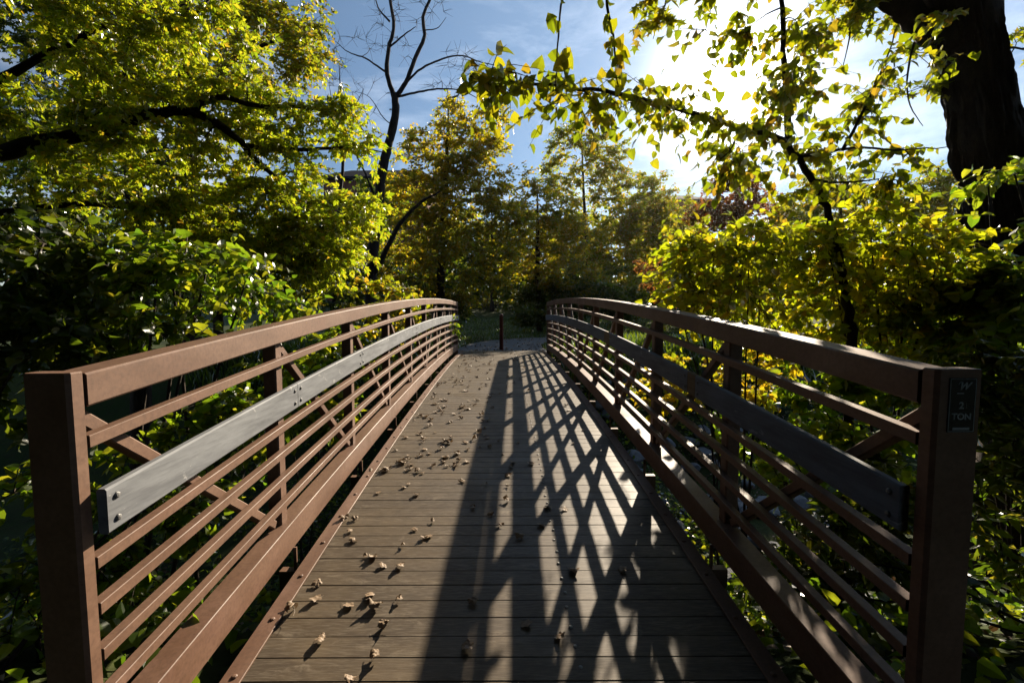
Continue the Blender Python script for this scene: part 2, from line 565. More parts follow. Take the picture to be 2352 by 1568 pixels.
def bar(mb, a, b, w, d):
    """rectangular bar between two points in a plane x = const; w in x, d across"""
    a, b = Vector(a), Vector(b)
    t = (b - a).normalized()
    u = Vector((1, 0, 0))
    n = t.cross(u).normalized()
    e = 0.005
    sec = [(-w / 2 + e, -d / 2), (w / 2 - e, -d / 2), (w / 2, -d / 2 + e), (w / 2, d / 2 - e), (w / 2 - e, d / 2), (-w / 2 + e, d / 2), (-w / 2, d / 2 - e), (-w / 2, -d / 2 + e)]
    v = [tuple(p + u * x + n * y) for p in (a, b) for x, y in sec]
    f = [(j, (j + 1) % 8, 8 + (j + 1) % 8, 8 + j) for j in range(8)] + [tuple(range(8))[::-1], tuple(range(8, 16))]
    mb.add(v, f)


def dome(mb, c, axis, r, h):
    axis = Vector(axis).normalized()
    q = axis.to_track_quat('Z', 'Y').to_matrix()
    v, f, n = [], [], 10
    for k, (rr, hh) in enumerate(((1, 0), (0.92, 0.45), (0.6, 0.85))):
        for j in range(n):
            a = 2 * math.pi * j / n
            v.append(tuple(Vector(c) + q @ Vector((r * rr * math.cos(a), r * rr * math.sin(a), h * hh))))
    v.append(tuple(Vector(c) + axis * h))
    for k in range(2):
        f += [(k * n + j, k * n + (j + 1) % n, (k + 1) * n + (j + 1) % n, (k + 1) * n + j) for j in range(n)]
    f += [(2 * n + j, 2 * n + (j + 1) % n, 3 * n) for j in range(n)]
    mb.add(v, f)


bridge = thing('footbridge', 'cambered brown steel footbridge with plank deck and open bar railings', 'footbridge', (0, 0, 0))


def sx(side, a, b):
    return (side * a, side * b) if side > 0 else (side * b, side * a)


def railing(side):
    rail = None
    mb = MB()
    x0, x1 = sx(side, HW, HW + 0.105)
    sweep(mb, section(x0, x1, TOP - 0.10, TOP, 0.006), 0.0555, LEN - 0.0555, 40)
    rail = mb.build('railing', M_STEEL, bridge)          # the handrail tube carries the rest of the side
    rail['label'] = 'brown steel railing along the left side, lit by the sun' if side < 0 else 'brown steel railing along the right side, in its own shadow'
    # bottom chord
    mb = MB()
    x0, x1 = sx(side, HW, HW + 0.10)
    sweep(mb, section(x0, x1, TOP - 1.30, TOP - 1.145, 0.003), 0.0555, LEN - 0.0555, 40)
    mb.build('bottom_chord', M_STEEL, rail)
    for zc in (0.205, 0.578, 0.722, 0.868, 1.008):
        mb = MB()
        x0, x1 = sx(side, HW + 0.003, HW + 0.041)
        sweep(mb, section(x0, x1, TOP - zc - 0.019, TOP - zc + 0.019, 0.0022), 0.0555, LEN - 0.0555, 40)
        mb.build('bar_rail', M_STEEL, rail)
    # posts
    for i in range(BAYS + 1):
        mb = MB()
        y = i * BAY
        if i in (0, BAYS):
            x0, x1 = sx(side, HW + 0.003, HW + 0.137)
            b = 0.010
            sec = [(x0 + b, y), (x1 - b, y), (x1, y + b), (x1, y + 0.055 - b), (x1 - b, y + 0.055), (x0 + b, y + 0.055), (x0, y + 0.055 - b), (x0, y + b)]
            prism(mb, sec, rise(y) - 0.42, rise(y) + TOP + 0.012)
        else:
            x0, x1 = sx(side, HW + 0.044, HW + 0.118)
            b = 0.007
            sec = [(x0 + b, y), (x1 - b, y), (x1, y + b), (x1, y + 0.075 - b), (x1 - b, y + 0.075), (x0 + b, y + 0.075), (x0, y + 0.075 - b), (x0, y + b)]
            prism(mb, sec, rise(y) + TOP - 1.143, rise(y + 0.0375) + TOP - 0.104)
            xa, xb = sx(side, HW - 0.020, HW - 0.002)     # stub plate below the chord
            mb.box(xa, xb, y + 0.03, y + 0.042, rise(y) - 0.10, rise(y) + TOP - 1.29)
        mb.build('post', M_STEEL, rail)
    # diagonals: fall towards mid-span from both ends
    xm = side * (HW + 0.078)
    for i in range(BAYS):
        mb = MB()
        ya, yb = i * BAY + 0.085, (i + 1) * BAY - 0.02
        zt, zb = TOP - 0.105, TOP - 1.14
        if i < BAYS / 2 - 0.5 or i == 4:
            bar(mb, (xm, ya, zt + rise(ya) - 0.03), (xm, yb - 0.02, zb + rise(yb) + 0.02), 0.045, 0.045)
        else:
            bar(mb, (xm, ya + 0.02, zb + rise(ya) + 0.02), (xm, yb, zt + rise(yb) - 0.03), 0.045, 0.045)
        mb.build('diagonal', M_STEEL, rail)
    # rub rail boards with bolts
    x0, x1 = sx(side, HW - 0.030, HW + 0.001)
    zb0, zb1 = TOP - 0.492, TOP - 0.352
    cuts = [0.060, BAY * 1 + 0.10, BAY * 2 + 0.06, BAY * 4 + 0.04, BAY * 6 + 0.04, BAY * 8 + 0.04, LEN - 0.06]
    if side > 0:
        cuts = [0.060, 1.52, 1.64, BAY * 3 + 0.04, BAY * 3 + 0.30, BAY * 5 + 0.04, BAY * 7 + 0.04, LEN - 0.06]
    for k in range(len(cuts) - 1):
        a, b = cuts[k] + 0.002, cuts[k + 1] - 0.002
        mb = MB()
        sweep(mb, section(x0, x1, zb0, zb1, 0.006), a, b, max(4, int((b - a) / 0.3)))
        patch = side > 0 and k in (1, 3)
        if not patch:
            mb.slot(1)
            for yy in (a + 0.035, b - 0.035):
                for dz in (0.035, 0.105):
                    dome(mb, (side * (HW - 0.030), yy, zb0 + dz + rise(yy)), (-side, 0, 0), 0.011, 0.007)
        o = mb.build('rub_rail', M_PATCH if patch else [M_RUB, M_BOLT], rail)
        if patch:
            o['label'] = 'short tan replacement piece in the grey rub rail'
    # steel strip clamping the board ends
    mb = MB()
    x0, x1 = sx(side, 1.050, 1.132)
    sweep(mb, section(x0, x1, -0.004, 0.006, 0.002), 0.0, LEN, 40)
    x2, x3 = sx(side, 1.122, 1.132)
    sweep(mb, section(x2, x3, -0.09, -0.0045, 0.002), 0.0, LEN, 40)
    for y in np.arange(0.16, LEN, 0.305):
        dome(mb, (side * 1.085, y, 0.0058 + rise(y)), (0, 0, 1), 0.013, 0.007)
    mb.build('edge_strip', M_STEEL, bridge)
    return rail


railing(-1)
railing(1)
mb = MB()
nb_ = int(LEN / 0.1130)
rb = np.random.RandomState(3)
for i in range(nb_):
    y0 = i * LEN / nb_ + 0.0014
    y1 = (i + 1) * LEN / nb_ - 0.0014
    e = 0.0018
    dz = rb.uniform(-0.0022, 0.0005)
    k = [(y0, -0.035), (y0, -e), (y0 + e, 0), (y1 - e, 0), (y1, -e), (y1, -0.035)]
    xl, xr = -1.12, 1.12
    v = [(x, y, z - 0.0045 + dz + rise(y)) for x in (xl, xr) for y, z in k]
    f = [(j, 6 + j, 6 + (j + 1) % 6, (j + 1) % 6) for j in range(6)] + [tuple(range(6)), tuple(range(6, 12))[::-1]]
    mb.add(v, f)
mb.slot(1)
for i in range(nb_):
    y = (i + 0.5) * LEN / nb_
    dome(mb, (0.312 + rb.uniform(-.006, .006), y + rb.uniform(-.01, .01), -0.005 + rise(y)), (0, 0, 1), 0.0095, 0.005)
mb.build('deck', [M_DECK, M_SCREW], bridge)
for i in range(BAYS + 1):
    mb = MB()
    y = min(i * BAY + 0.02, LEN - 0.06)
    mb.box(-1.30, 1.30, y, y + 0.05, rise(y) - 0.26, rise(y) - 0.10)
    mb.build('floor_beam', M_STEEL, bridge)
for xx in (-0.7, 0.0, 0.7):
    mb = MB()
    sweep(mb, section(xx - 0.03, xx + 0.03, -0.098, -0.042, 0.004), 0.0, LEN, 20)
    mb.build('stringer', M_STEEL, bridge)
for y0, y1 in ((-0.55, 0.10), (LEN - 0.10, LEN + 0.55)):
    mb = MB()
    zt = rise(min(max(y0, 0), LEN)) - 0.27
    mb.box(-1.7, 1.7, y0, y1, -2.6, zt)
    mb.build('abutment', M_CONC, bridge)

# weight limit sign on the right end post
sign = thing('weight_limit_sign', 'small black weight limit sign reading TON on the right end post', 'sign', (1.31, -0.002, 1.24))
M_SIGN = plain('sign_black', (0.012, 0.012, 0.013), (0.018, 0.018, 0.020), 20, 0.5)
M_INK = plain('sign_white', (0.80, 0.88, 0.85), (0.85, 0.90, 0.88), 40, 0.6)
mb = MB()
sx0, sx1, sz0, sz1 = 1.259, 1.332, 1.165, 1.316
mb.box(sx0 - 0.002, sx1 + 0.002, -0.0022, -0.0004, sz0 - 0.002, sz1 + 0.002)
mb.build('plate', M_SIGN, sign)
mb = MB()
w = 0.0016
yb0, yb1 = -0.0030, -0.0023
mb.box(sx0, sx0 + w, yb0, yb1, sz0, sz1)
mb.box(sx1 - w, sx1, yb0, yb1, sz0, sz1)
mb.box(sx0 + w, sx1 - w, yb0, yb1, sz0, sz0 + w)
mb.box(sx0 + w, sx1 - w, yb0, yb1, sz1 - w, sz1)
mb.build('border', M_INK, sign)
mb = MB()
xc = (sx0 + sx1) / 2
mb.box(xc - 0.016, xc + 0.003, yb0, yb1, 1.2735, 1.2755)
mb.build('underline', M_INK, sign)
mb = MB()
mb.box(xc - 0.024, xc + 0.024, yb0, yb1, 1.170, 1.177)
mb.build('bottom_bar', M_INK, sign)
mb = MB()
mb.tube([(xc + 0.0118, -0.0026, 1.249), (xc + 0.0126, -0.0026, 1.242), (xc + 0.0124, -0.0026, 1.236), (xc + 0.0116, -0.0026, 1.231)], [0.0003, 0.0009, 0.0007, 0.0004], 4)
mb.build('faded_digit', M_INK, sign)



def lettering(txt, size, x, z, shear=0.0, off=0.0):
    cu = bpy.data.curves.new('lettering', 'FONT')
    cu.body, cu.size, cu.shear, cu.offset = txt, size, shear, off
    cu.align_x = 'CENTER'
    cu.extrude = 0.0004
    tmp = bpy.data.objects.new('tmp_text', cu)
    C.objects.link(tmp)
    dg = bpy.context.evaluated_depsgraph_get()
    me = bpy.data.meshes.new_from_object(tmp.evaluated_get(dg))
    bpy.data.objects.remove(tmp)
    bpy.data.curves.remove(cu)
    me.name = 'lettering'
    me.transform(Matrix.Rotation(R(90), 4, 'X'))
    me.transform(Matrix.Translation((x - sign.location.x, -0.0028 - sign.location.y, z - sign.location.z)))
    me.materials.clear()
    me.materials.append(M_INK)
    o = bpy.data.objects.new('lettering', me)
    C.objects.link(o)
    o.parent = sign
    return o


lettering('2', 0.027, xc - 0.002, 1.231, 0.0, 0.0007)
lettering('TON', 0.025, xc, 1.200, 0.0, 0.0006)
lettering('W', 0.028, xc + 0.001, 1.286, 0.45, 0.0010)
mb = MB()                                        # the flourish that opens the script W
fl = [(xc - 0.013, 0, 1.300), (xc - 0.010, 0, 1.305), (xc - 0.005, 0, 1.306), (xc - 0.003, 0, 1.301)]
mb.tube([(p[0], -0.0026, p[2]) for p in bez(fl, 9)], [0.0014] * 9, 5)
mb.build('lettering', M_INK, sign)

# ------------------------------------------------------------------ leaf shapes (unit length, tip along +Y, face +Z)


def ovate(fold=0.35, droop=0.25, w=0.36, heart=0.08):
    yr = [0.0, 0.22, 0.52, 0.80, 1.0]
    hw = [0.0, w, w * 0.92, w * 0.48, 0.0]
    v = [(0, y, -droop * y * y) for y in yr]
    for sgn in (-1, 1):
        for k in (1, 2, 3):
            y = yr[k] - (heart if k == 1 else 0.0)
            v.append((sgn * hw[k], y, fold * hw[k] - droop * y * y))
    f = [(0, 1, 5), (1, 2, 6, 5), (2, 3, 7, 6), (3, 4, 7), (0, 8, 1), (1, 8, 9, 2), (2, 9, 10, 3), (3, 10, 4)]
    return np.array(v), f


def diamond(w=0.30, fold=0.3):
    return np.array([(0, 0, 0), (0, 1, -0.1), (-w, 0.42, fold * w), (w, 0.42, fold * w)]), [(0, 1, 2), (0, 3, 1)]


def maple():
    half = [(0.42, 0.02), (0.26, 0.20), (0.60, 0.50), (0.20, 0.48), (0.14, 0.66)]
    v = [(0, 0, 0), (0, 1, -0.22)]
    for sgn in (-1, 1):
        for x, y in half:
            v.append((sgn * x, y, 0.22 * x - 0.2 * y * y))
    return np.array(v), [(0, 1, 6, 5, 4, 3, 2), (0, 7, 8, 9, 10, 11, 1)]


def compound():
    v, f = [], []
    for a, l, y0 in ((0, 0.72, 0.28), (55, 0.55, 0.24), (-55, 0.55, 0.24), (70, 0.42, 0.08), (-70, 0.42, 0.08)):
        dv, df = diamond(0.30, 0.35)
        c, s = math.cos(R(a)), math.sin(R(a))
        k = len(v)
        for x, y, z in dv * l:
            v.append((x * c + y * s, -x * s + y * c + y0, z - 0.12 * y0 - 0.25 * y * y))
        f += [tuple(k + i for i in q) for q in df]
        if a == 0:
            v.append((0, 0, 0))
            v.append((0.012, 0.14, 0))
            f.append((k, len(v) - 2, len(v) - 1))
    return np.array(v), f


LEAF = {'ovate': ovate(), 'heart': ovate(0.30, 0.32, 0.40, 0.14), 'narrow': ovate(0.3, 0.35, 0.22, 0.0), 'maple': maple(),
        'compound': compound(), 'small': diamond(0.36, 0.3)}


def frames(d, rng, tilt=0.6):
    """leaf frames with tip direction d (N,3), face roughly upwards"""
    n = len(d)
    d = d / (np.linalg.norm(d, axis=1)[:, None] + 1e-9)
    up = np.array([0, 0, 1.0]) + rng.standard_normal((n, 3)) * tilt
    xax = np.cross(d, up)
    xax /= np.linalg.norm(xax, axis=1)[:, None] + 1e-9
    z = np.cross(xax, d)
    return np.stack([xax, d, z], -1)


def B(px, py, rx, ry, d, rd, n):
    """ellipsoid of foliage: centre and radii as seen from the camera position, n leaf clumps"""
    return (np.array(P(px, py, d)), np.array(RT) * rx * d / FPX, np.array(UP) * ry * d / FPX, np.array(FW) * rd, n)


def BW(c, r, n):
    return (np.array(c, float), np.array([r[0], 0, 0.]), np.array([0, r[1], 0.]), np.array([0, 0, r[2]]), n)


def plant(name, label, cat, limbs, blobs, leaf, lmat, size, bark, seed, twigs=5, per=6, tl=0.35, droop=0.25,
          group=None, sides=8, tilt=1.1, spread=None, hang=0.0, twig_r=0.004, stem='trunk', leaves='crown', limb_leaves=0, shell=0.35, keep=None, smin=0.7, dens=0.72):
    """limbs: list of (points, r0, r1). Branches grow from the limbs out to every leaf clump."""
    rng = np.random.RandomState(seed)
    base = Vector(limbs[0][0][0])
    root = thing(name, label, cat, base, group)
    wood = MB()
    nodes, nrad = [], []
    for pts, r0, r1 in limbs:
        n = max(5, 4 * len(pts))
        q = bez(pts, n)
        q[1:-1] += rng.standard_normal((n - 2, 3)) * min(r0, 0.05) * 0.16
        rr = np.linspace(r0, r1, n) ** 1.0
        wood.tube(q, rr, sides, True, 0.05, rng)
        nodes.append(q[1:])
        nrad.append(rr[1:])
    nodes, nrad = np.concatenate(nodes), np.concatenate(nrad)
    cl, co = [], []
    for c, a, b, d, n in blobs:
        n = max(1, int(round(n * dens)))
        u = rng.standard_normal((n, 3))
        u /= np.linalg.norm(u, axis=1)[:, None]
        u *= rng.uniform(shell, 1.0, (n, 1)) ** 0.6
        pts = c + u[:, :1] * a + u[:, 1:2] * b + u[:, 2:] * d
        cl.append(pts)
        co.append(u[:, :1] * a + u[:, 1:2] * b + u[:, 2:] * d)
    lp, ld, ls = [], [], []
    if cl:
        cl, co = np.concatenate(cl), np.concatenate(co)
        dist = np.array([np.min(np.sum((nodes - p) ** 2, 1)) for p in cl])
        for k in np.argsort(dist):
            p, outw = cl[k], co[k]
            dd = np.sum((nodes - p) ** 2, 1)
            j = int(np.argmin(dd))
            q0 = nodes[j]
            ln = math.sqrt(dd[j])
            m = 3 if ln < 0.5 else 5
            mid = (q0 + p) / 2 + rng.standard_normal(3) * ln * 0.12 + np.array([0, 0, ln * 0.08])
            q = bez([q0, mid, p], m + 2)
            r0 = min(nrad[j] * 0.7, 0.006 + 0.012 * ln)
            rr = np.linspace(r0, twig_r, len(q))
            wood.tube(q, rr, 4, False)
            nodes = np.vstack([nodes, q[1:]])
            nrad = np.concatenate([nrad, rr[1:]])
            ow = outw / (np.linalg.norm(outw) + 1e-9)
            for tw in range(twigs):
                d = rng.standard_normal(3) + 0.6 * ow
                d[2] = d[2] * 0.55 - droop * 0.3
                d /= np.linalg.norm(d) + 1e-9
                L = tl * rng.uniform(0.5, 1.2)
                e = p + d * L + np.array([0, 0, -droop * L * 0.5])
                md = p + d * L * 0.5
                wood.tube([p, md, e], [twig_r, twig_r * 0.7, twig_r * 0.4], 3, False)
                if not per:
                    continue
                ts = (np.arange(per) + rng.uniform(0.2, 0.9, per)) / per
                pos = np.where(ts[:, None] < 0.5, p + (md - p) * ts[:, None] * 2, md + (e - md) * (ts[:, None] - 0.5) * 2)
                sd = np.cross(d, [0, 0, 1.0])
                sgn = np.where(np.arange(per) % 2 == 0, 1.0, -1.0)
                dirs = d * 0.6 + sgn[:, None] * sd * 0.9 + rng.standard_normal((per, 3)) * 0.35
                dirs[:, 2] -= droop + hang
                if per:
                    lp.append(pos)
                    ld.append(dirs)
                    ls.append(size * rng.uniform(smin, 1.2, per))
    if limb_leaves:
        for pts, r0, r1 in limbs[1:]:
            q = bez(pts, 60)
            seg = np.linalg.norm(np.diff(q, axis=0), axis=1).sum()
            n = int(seg * limb_leaves)
            i = rng.randint(4, 59, n)
            pos = q[i] + rng.standard_normal((n, 3)) * size * 0.35
            t = q[np.minimum(i + 1, 59)] - q[i - 1]
            t /= np.linalg.norm(t, axis=1)[:, None] + 1e-9
            dirs = t * 0.5 + rng.standard_normal((n, 3)) * 0.6
            dirs[:, 2] -= droop + hang
            lp.append(pos)
            ld.append(dirs)
            ls.append(size * rng.uniform(smin, 1.25, n))
    wood.build(stem, bark, root, smooth=True)
    if lp:
        lp, ld, ls = np.concatenate(lp), np.concatenate(ld), np.concatenate(ls)
        if keep is not None:
            ok = keep(lp)
            lp, ld, ls = lp[ok], ld[ok], ls[ok]
        tv, tf = LEAF[leaf]
        lv = MB()
        lv.add_many(tv, tf, lp, frames(ld, rng, tilt), ls)
        lv.build(leaves, lmat, root)
    return root


def gz(x, y, dz=-0.05):
    return (x, y, float(terrain(x, y)) + dz)


def clear_bridge(p):
    """leaves keep off the walkway and the railings"""
    return ~((np.abs(p[:, 0]) < 1.50) & (p[:, 1] > -1.6) & (p[:, 1] < 11.5) & (p[:, 2] < 2.6))


def stems(cx, cy, tops, r=0.02, seed=1, spread=0.25):
    rr = np.random.RandomState(seed)
    out = []
    for t in tops:
        t = Vector(t)
        b = Vector(gz(cx + rr.uniform(-spread, spread), cy + rr.uniform(-spread, spread)))
        m = b.lerp(t, 0.5) + Vector((rr.uniform(-.1, .1), rr.uniform(-.1, .1), 0.15))
        out.append(([b, m, t], r, r * 0.35))
    return out


# ------------------------------------------------------------------ left bank
b0 = P(-190, 700, 5.6)
base = Vector(gz(b0.x, b0.y))
plant('maple_tree', 'dark box elder on the left bank with one long limb arching over yellow-green leaves', 'tree',
      [([base, P(-190, 600, 5.6), P(-180, 420, 5.6), P(-120, 150, 5.7), P(-60, -150, 5.9), P(0, -420, 6.2)], 0.28, 0.12),
       ([P(-182, 430, 5.6), P(0, 352, 5.6), P(110, 325, 5.6), P(230, 302, 5.7), P(330, 268, 5.8), P(430, 258, 5.9), P(520, 298, 6.1), P(585, 362, 6.4), P(640, 415, 6.7), P(690, 440, 7.0)], 0.105, 0.02),
       ([P(430, 258, 5.9), P(500, 225, 6.0), P(600, 245, 6.3), P(720, 250, 6.7), P(800, 275, 7.1)], 0.05, 0.01),
       ([P(560, 335, 6.3), P(680, 345, 6.7), P(800, 340, 7.1), P(880, 350, 7.4)], 0.04, 0.008),
       ([P(-150, 250, 5.65), P(60, 150, 5.8), P(250, 60, 6.1), P(420, 40, 6.4), P(560, -20, 6.8)], 0.06, 0.015),
       ([P(-185, 520, 5.6), P(60, 480, 5.8), P(250, 470, 6.0), P(420, 500, 6.4), P(560, 540, 6.9), P(700, 600, 7.3)], 0.05, 0.012)],
      [B(110, 120, 170, 150, 5.9, 1.0, 24), B(300, 120, 150, 130, 6.0, 0.9, 42), B(470, 150, 120, 120, 6.4, 0.9, 30),
       B(130, 330, 190, 120, 5.9, 0.8, 24), B(350, 330, 170, 110, 6.1, 0.8, 42), B(560, 260, 130, 60, 6.4, 0.6, 22),
       B(730, 265, 110, 45, 6.9, 0.5, 16), B(830, 330, 70, 42, 7.3, 0.5, 6), B(640, 400, 120, 70, 6.8, 0.7, 18),
       B(300, 480, 200, 80, 6.2, 0.8, 24), B(520, 500, 170, 90, 6.7, 0.9, 44), B(690, 530, 130, 90, 7.2, 0.9, 50),
       B(770, 560, 95, 110, 7.6, 0.8, 46), B(790, 470, 90, 50, 7.4, 0.6, 15), B(600, 620, 180, 70, 7.0, 0.8, 40),
       B(200, -60, 300, 80, 6.1, 0.9, 40), B(-100, 300, 120, 260, 5.8, 0.9, 20)],
      'compound', L_MAPLE, 0.135, M_BARK, 11, 7, 6, 0.50, 0.3, sides=9, keep=clear_bridge, shell=0.2, dens=0.62)

tb = P(430, 700, 12)
plant('ash_tree', 'tall fine-leaved dark green tree behind the box elder at upper left', 'tree',
      [([Vector(gz(tb.x, tb.y)), P(430, 500, 12), P(432, 250, 12), P(425, 60, 12), P(440, -200, 12.3)], 0.30, 0.12),
       ([P(430, 250, 12), P(520, 150, 12.2), P(620, 100, 12.5), P(720, 80, 12.7)], 0.10, 0.02),
       ([P(426, 120, 12), P(520, 40, 12.2), P(640, -20, 12.5), P(760, -40, 12.8)], 0.10, 0.02),
       ([P(430, 300, 12), P(330, 200, 12), P(240, 90, 12)], 0.10, 0.03)],
      [B(620, 100, 130, 70, 12.5, 1.4, 60), B(640, 10, 130, 60, 12.6, 1.4, 60), B(540, 190, 110, 60, 12.3, 1.3, 40), B(700, 130, 60, 60, 12.7, 1.0, 26),
       B(450, 60, 140, 120, 12, 1.5, 60), B(250, 80, 150, 140, 12, 1.5, 60), B(430, -160, 250, 120, 12.2, 2.0, 70)],
      'small', L_OLIVE, 0.13, M_BARK, 12, 7, 9, 0.55, 0.2)

tb = P(300, 760, 8.6)
plant('leaning_trunk_tree', 'slender dark trunk rising through leaves near upper left corner', 'tree',
      [([Vector(gz(tb.x, tb.y)), P(320, 600, 8.6), P(300, 330, 8.6), P(298, 100, 8.6), P(285, -150, 8.8)], 0.17, 0.10),
       ([P(300, 330, 8.6), P(200, 200, 8.8), P(90, 60, 9)], 0.07, 0.02), ([P(298, 220, 8.6), P(400, 100, 8.8), P(480, 0, 9)], 0.07, 0.02)],
      [B(100, 200, 160, 220, 8.8, 1.2, 70), B(60, 480, 160, 140, 8.6, 1.0, 46), B(380, 420, 150, 110, 8.8, 1.0, 34), B(280, 600, 250, 90, 8.6, 1.0, 44), B(60, 20, 140, 90, 8.8, 1, 30)],
      'compound', L_DARK, 0.13, M_BARK, 13, 8, 7, 0.55)

plant('mulberry_shrub', 'bright green large-leaved shrub rising just behind the left railing', 'shrub',
      stems(-3.0, 2.6, [P(480, 600, 4.3), P(360, 640, 4.0), P(560, 660, 4.5), P(430, 540, 4.3), P(385, 535, 4.2)], 0.022, 21),
      [B(500, 650, 150, 75, 4.4, 0.6, 34), B(350, 690, 140, 90, 4.0, 0.5, 30), B(430, 570, 90, 50, 4.2, 0.4, 12), B(610, 700, 80, 60, 4.8, 0.5, 14)],
      'heart', L_GREEN, 0.092, M_BARKL, 22, 5, 5, 0.40, 0.3, keep=clear_bridge, stem='stems', leaves='foliage')
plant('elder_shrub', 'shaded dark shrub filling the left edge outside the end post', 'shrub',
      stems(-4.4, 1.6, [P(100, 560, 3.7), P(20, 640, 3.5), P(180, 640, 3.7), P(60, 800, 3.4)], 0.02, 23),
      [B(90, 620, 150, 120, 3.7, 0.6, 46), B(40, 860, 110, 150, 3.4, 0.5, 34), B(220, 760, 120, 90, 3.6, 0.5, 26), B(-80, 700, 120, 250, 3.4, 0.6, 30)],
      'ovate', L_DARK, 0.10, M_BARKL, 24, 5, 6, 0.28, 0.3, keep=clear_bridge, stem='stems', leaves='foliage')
plant('bramble', 'low leafy bramble seen through the nearest left railing bars', 'shrub',
      stems(-2.3, 0.9, [P(280, 1150, 2.7), P(420, 1080, 3.0), P(200, 1350, 2.5), P(520, 1000, 3.3)], 0.012, 25),
      [B(330, 1180, 150, 200, 2.75, 0.3, 46), B(480, 1020, 110, 130, 3.2, 0.35, 36), B(180, 1420, 160, 160, 2.45, 0.25, 26), B(60, 1250, 120, 260, 2.6, 0.4, 30)],
      'ovate', L_GREEN, 0.07, M_BARKL, 26, 5, 5, 0.20, 0.3, keep=clear_bridge, stem='stems', leaves='foliage')
plant('viburnum_shrub', 'yellow-green leafy shrub seen between the second and third left posts', 'shrub',
      stems(-2.3, 3.6, [P(650, 900, 4.6), P(740, 850, 5.0), P(560, 950, 4.1)], 0.012, 27),
      [B(690, 900, 110, 110, 4.8, 0.45, 44), B(570, 980, 90, 120, 4.0, 0.35, 32), B(790, 820, 70, 70, 6.0, 0.6, 26)],
      'heart', L_GREEN, 0.095, M_BARKL, 28, 5, 5, 0.22, 0.3, keep=clear_bridge, stem='stems', leaves='foliage')
plant('dogwood_shrub', 'olive shrub crowding the far half of the left railing', 'shrub',
      stems(-2.9, 7.0, [P(850, 760, 8.2), P(920, 730, 9.5), P(880, 700, 8.6)], 0.014, 29),
      [B(840, 770, 70, 80, 7.6, 0.8, 44), B(930, 730, 70, 60, 9.5, 1.0, 44), B(880, 690, 80, 50, 8.6, 0.8, 36)],
      'ovate', L_OLIVE, 0.10, M_BARKL, 30, 5, 6, 0.28, 0.25, keep=clear_bridge, stem='stems', leaves='foliage')
# a creeper that climbed the far left railing
vb = Vector((-1.50, 9.4, 0.4))
plant('creeper', 'small green creeper twining through the far left railing bars', 'creeper',
      [([Vector(gz(-1.5, 9.4)), Vector((-1.32, 9.5, 0.75)), Vector((-1.16, 9.7, 1.0)), Vector((-1.15, 9.9, 1.35))], 0.008, 0.004)],
      [BW((-1.2, 9.75, 1.15), (0.05, 0.30, 0.30), 9)], 'heart', L_GREEN, 0.075, M_BARKL, 31, 3, 4, 0.12, 0.4, stem='stems', leaves='foliage')

# ------------------------------------------------------------------ right bank
tb = P(1955, 840, 4.47)
plant('mulberry_tree', 'young mulberry with slim leaning trunk and heart-shaped leaves around the sun', 'tree',
      [([Vector(gz(tb.x, tb.y)), P(1955, 840, 4.47), P(1948, 720, 4.47), P(1932, 620, 4.47), P(1918, 545, 4.47), P(1885, 455, 4.47), P(1845, 380, 4.47), P(1805, 325, 4.47)], 0.047, 0.027),
       ([P(1805, 325, 4.47), P(1730, 300, 4.39), P(1640, 276, 4.21), P(1540, 245, 3.96), P(1420, 215, 3.70), P(1300, 200, 3.44), P(1190, 188, 3.27), P(1080, 176, 3.10)], 0.030, 0.006),
       ([P(1812, 330, 4.47), P(1806, 220, 4.47), P(1800, 100, 4.39), P(1790, -60, 4.30), P(1740, -200, 4.21)], 0.035, 0.012),
       ([P(1830, 360, 4.47), P(1900, 350, 4.56), P(1960, 340, 4.64), P(2060, 345, 4.73), P(2175, 338, 4.82)], 0.022, 0.005),
       ([P(1935, 345, 4.60), P(1985, 250, 4.64), P(2030, 150, 4.73), P(2060, 60, 4.73)], 0.018, 0.005),
       ([P(1860, 410, 4.47), P(1920, 420, 4.39), P(1990, 415, 4.30), P(2060, 405, 4.30)], 0.014, 0.004),
       ([P(1760, -160, 4.21), P(1600, -150, 3.70), P(1460, -90, 3.27), P(1395, -10, 3.01), P(1410, 90, 2.92), P(1420, 200, 2.92)], 0.020, 0.004),
       ([P(1500, -110, 3.35), P(1380, -90, 3.01), P(1300, -20, 2.84), P(1282, 90, 2.75), P(1276, 210, 2.75)], 0.012, 0.003),
       ([P(1700, 290, 4.34), P(1680, 340, 4.30), P(1650, 370, 4.21)], 0.012, 0.004)],
      [B(1705, 325, 80, 30, 4.30, 0.39, 12), B(1815, 120, 60, 110, 4.39, 0.43, 20), B(1720, 30, 60, 40, 4.30, 0.34, 8), B(1800, 240, 60, 60, 4.47, 0.34, 12),
       B(1580, 255, 80, 32, 4.04, 0.26, 11), B(1440, 230, 90, 26, 3.70, 0.21, 10), B(1310, 215, 70, 20, 3.44, 0.17, 7), B(1175, 190, 52, 16, 3.22, 0.12, 6), B(1120, 185, 22, 14, 3.12, 0.08, 3), B(2160, 170, 40, 40, 4.75, 0.2, 4), B(2200, 60, 50, 50, 4.75, 0.2, 5),
       B(1900, 330, 90, 36, 4.56, 0.30, 11), B(2010, 230, 50, 80, 4.64, 0.30, 11), B(2080, 345, 60, 22, 4.73, 0.21, 5),
       B(1720, 370, 90, 30, 4.30, 0.26, 9), B(1960, 415, 80, 26, 4.39, 0.26, 9), B(1640, 40, 40, 40, 4.04, 0.26, 4), B(1790, 440, 60, 26, 4.39, 0.26, 5)],
      'heart', L_MULBT, 0.090, M_BARKL, 41, 4, 5, 0.36, 0.5, sides=9, limb_leaves=15, hang=0.3, dens=0.62)

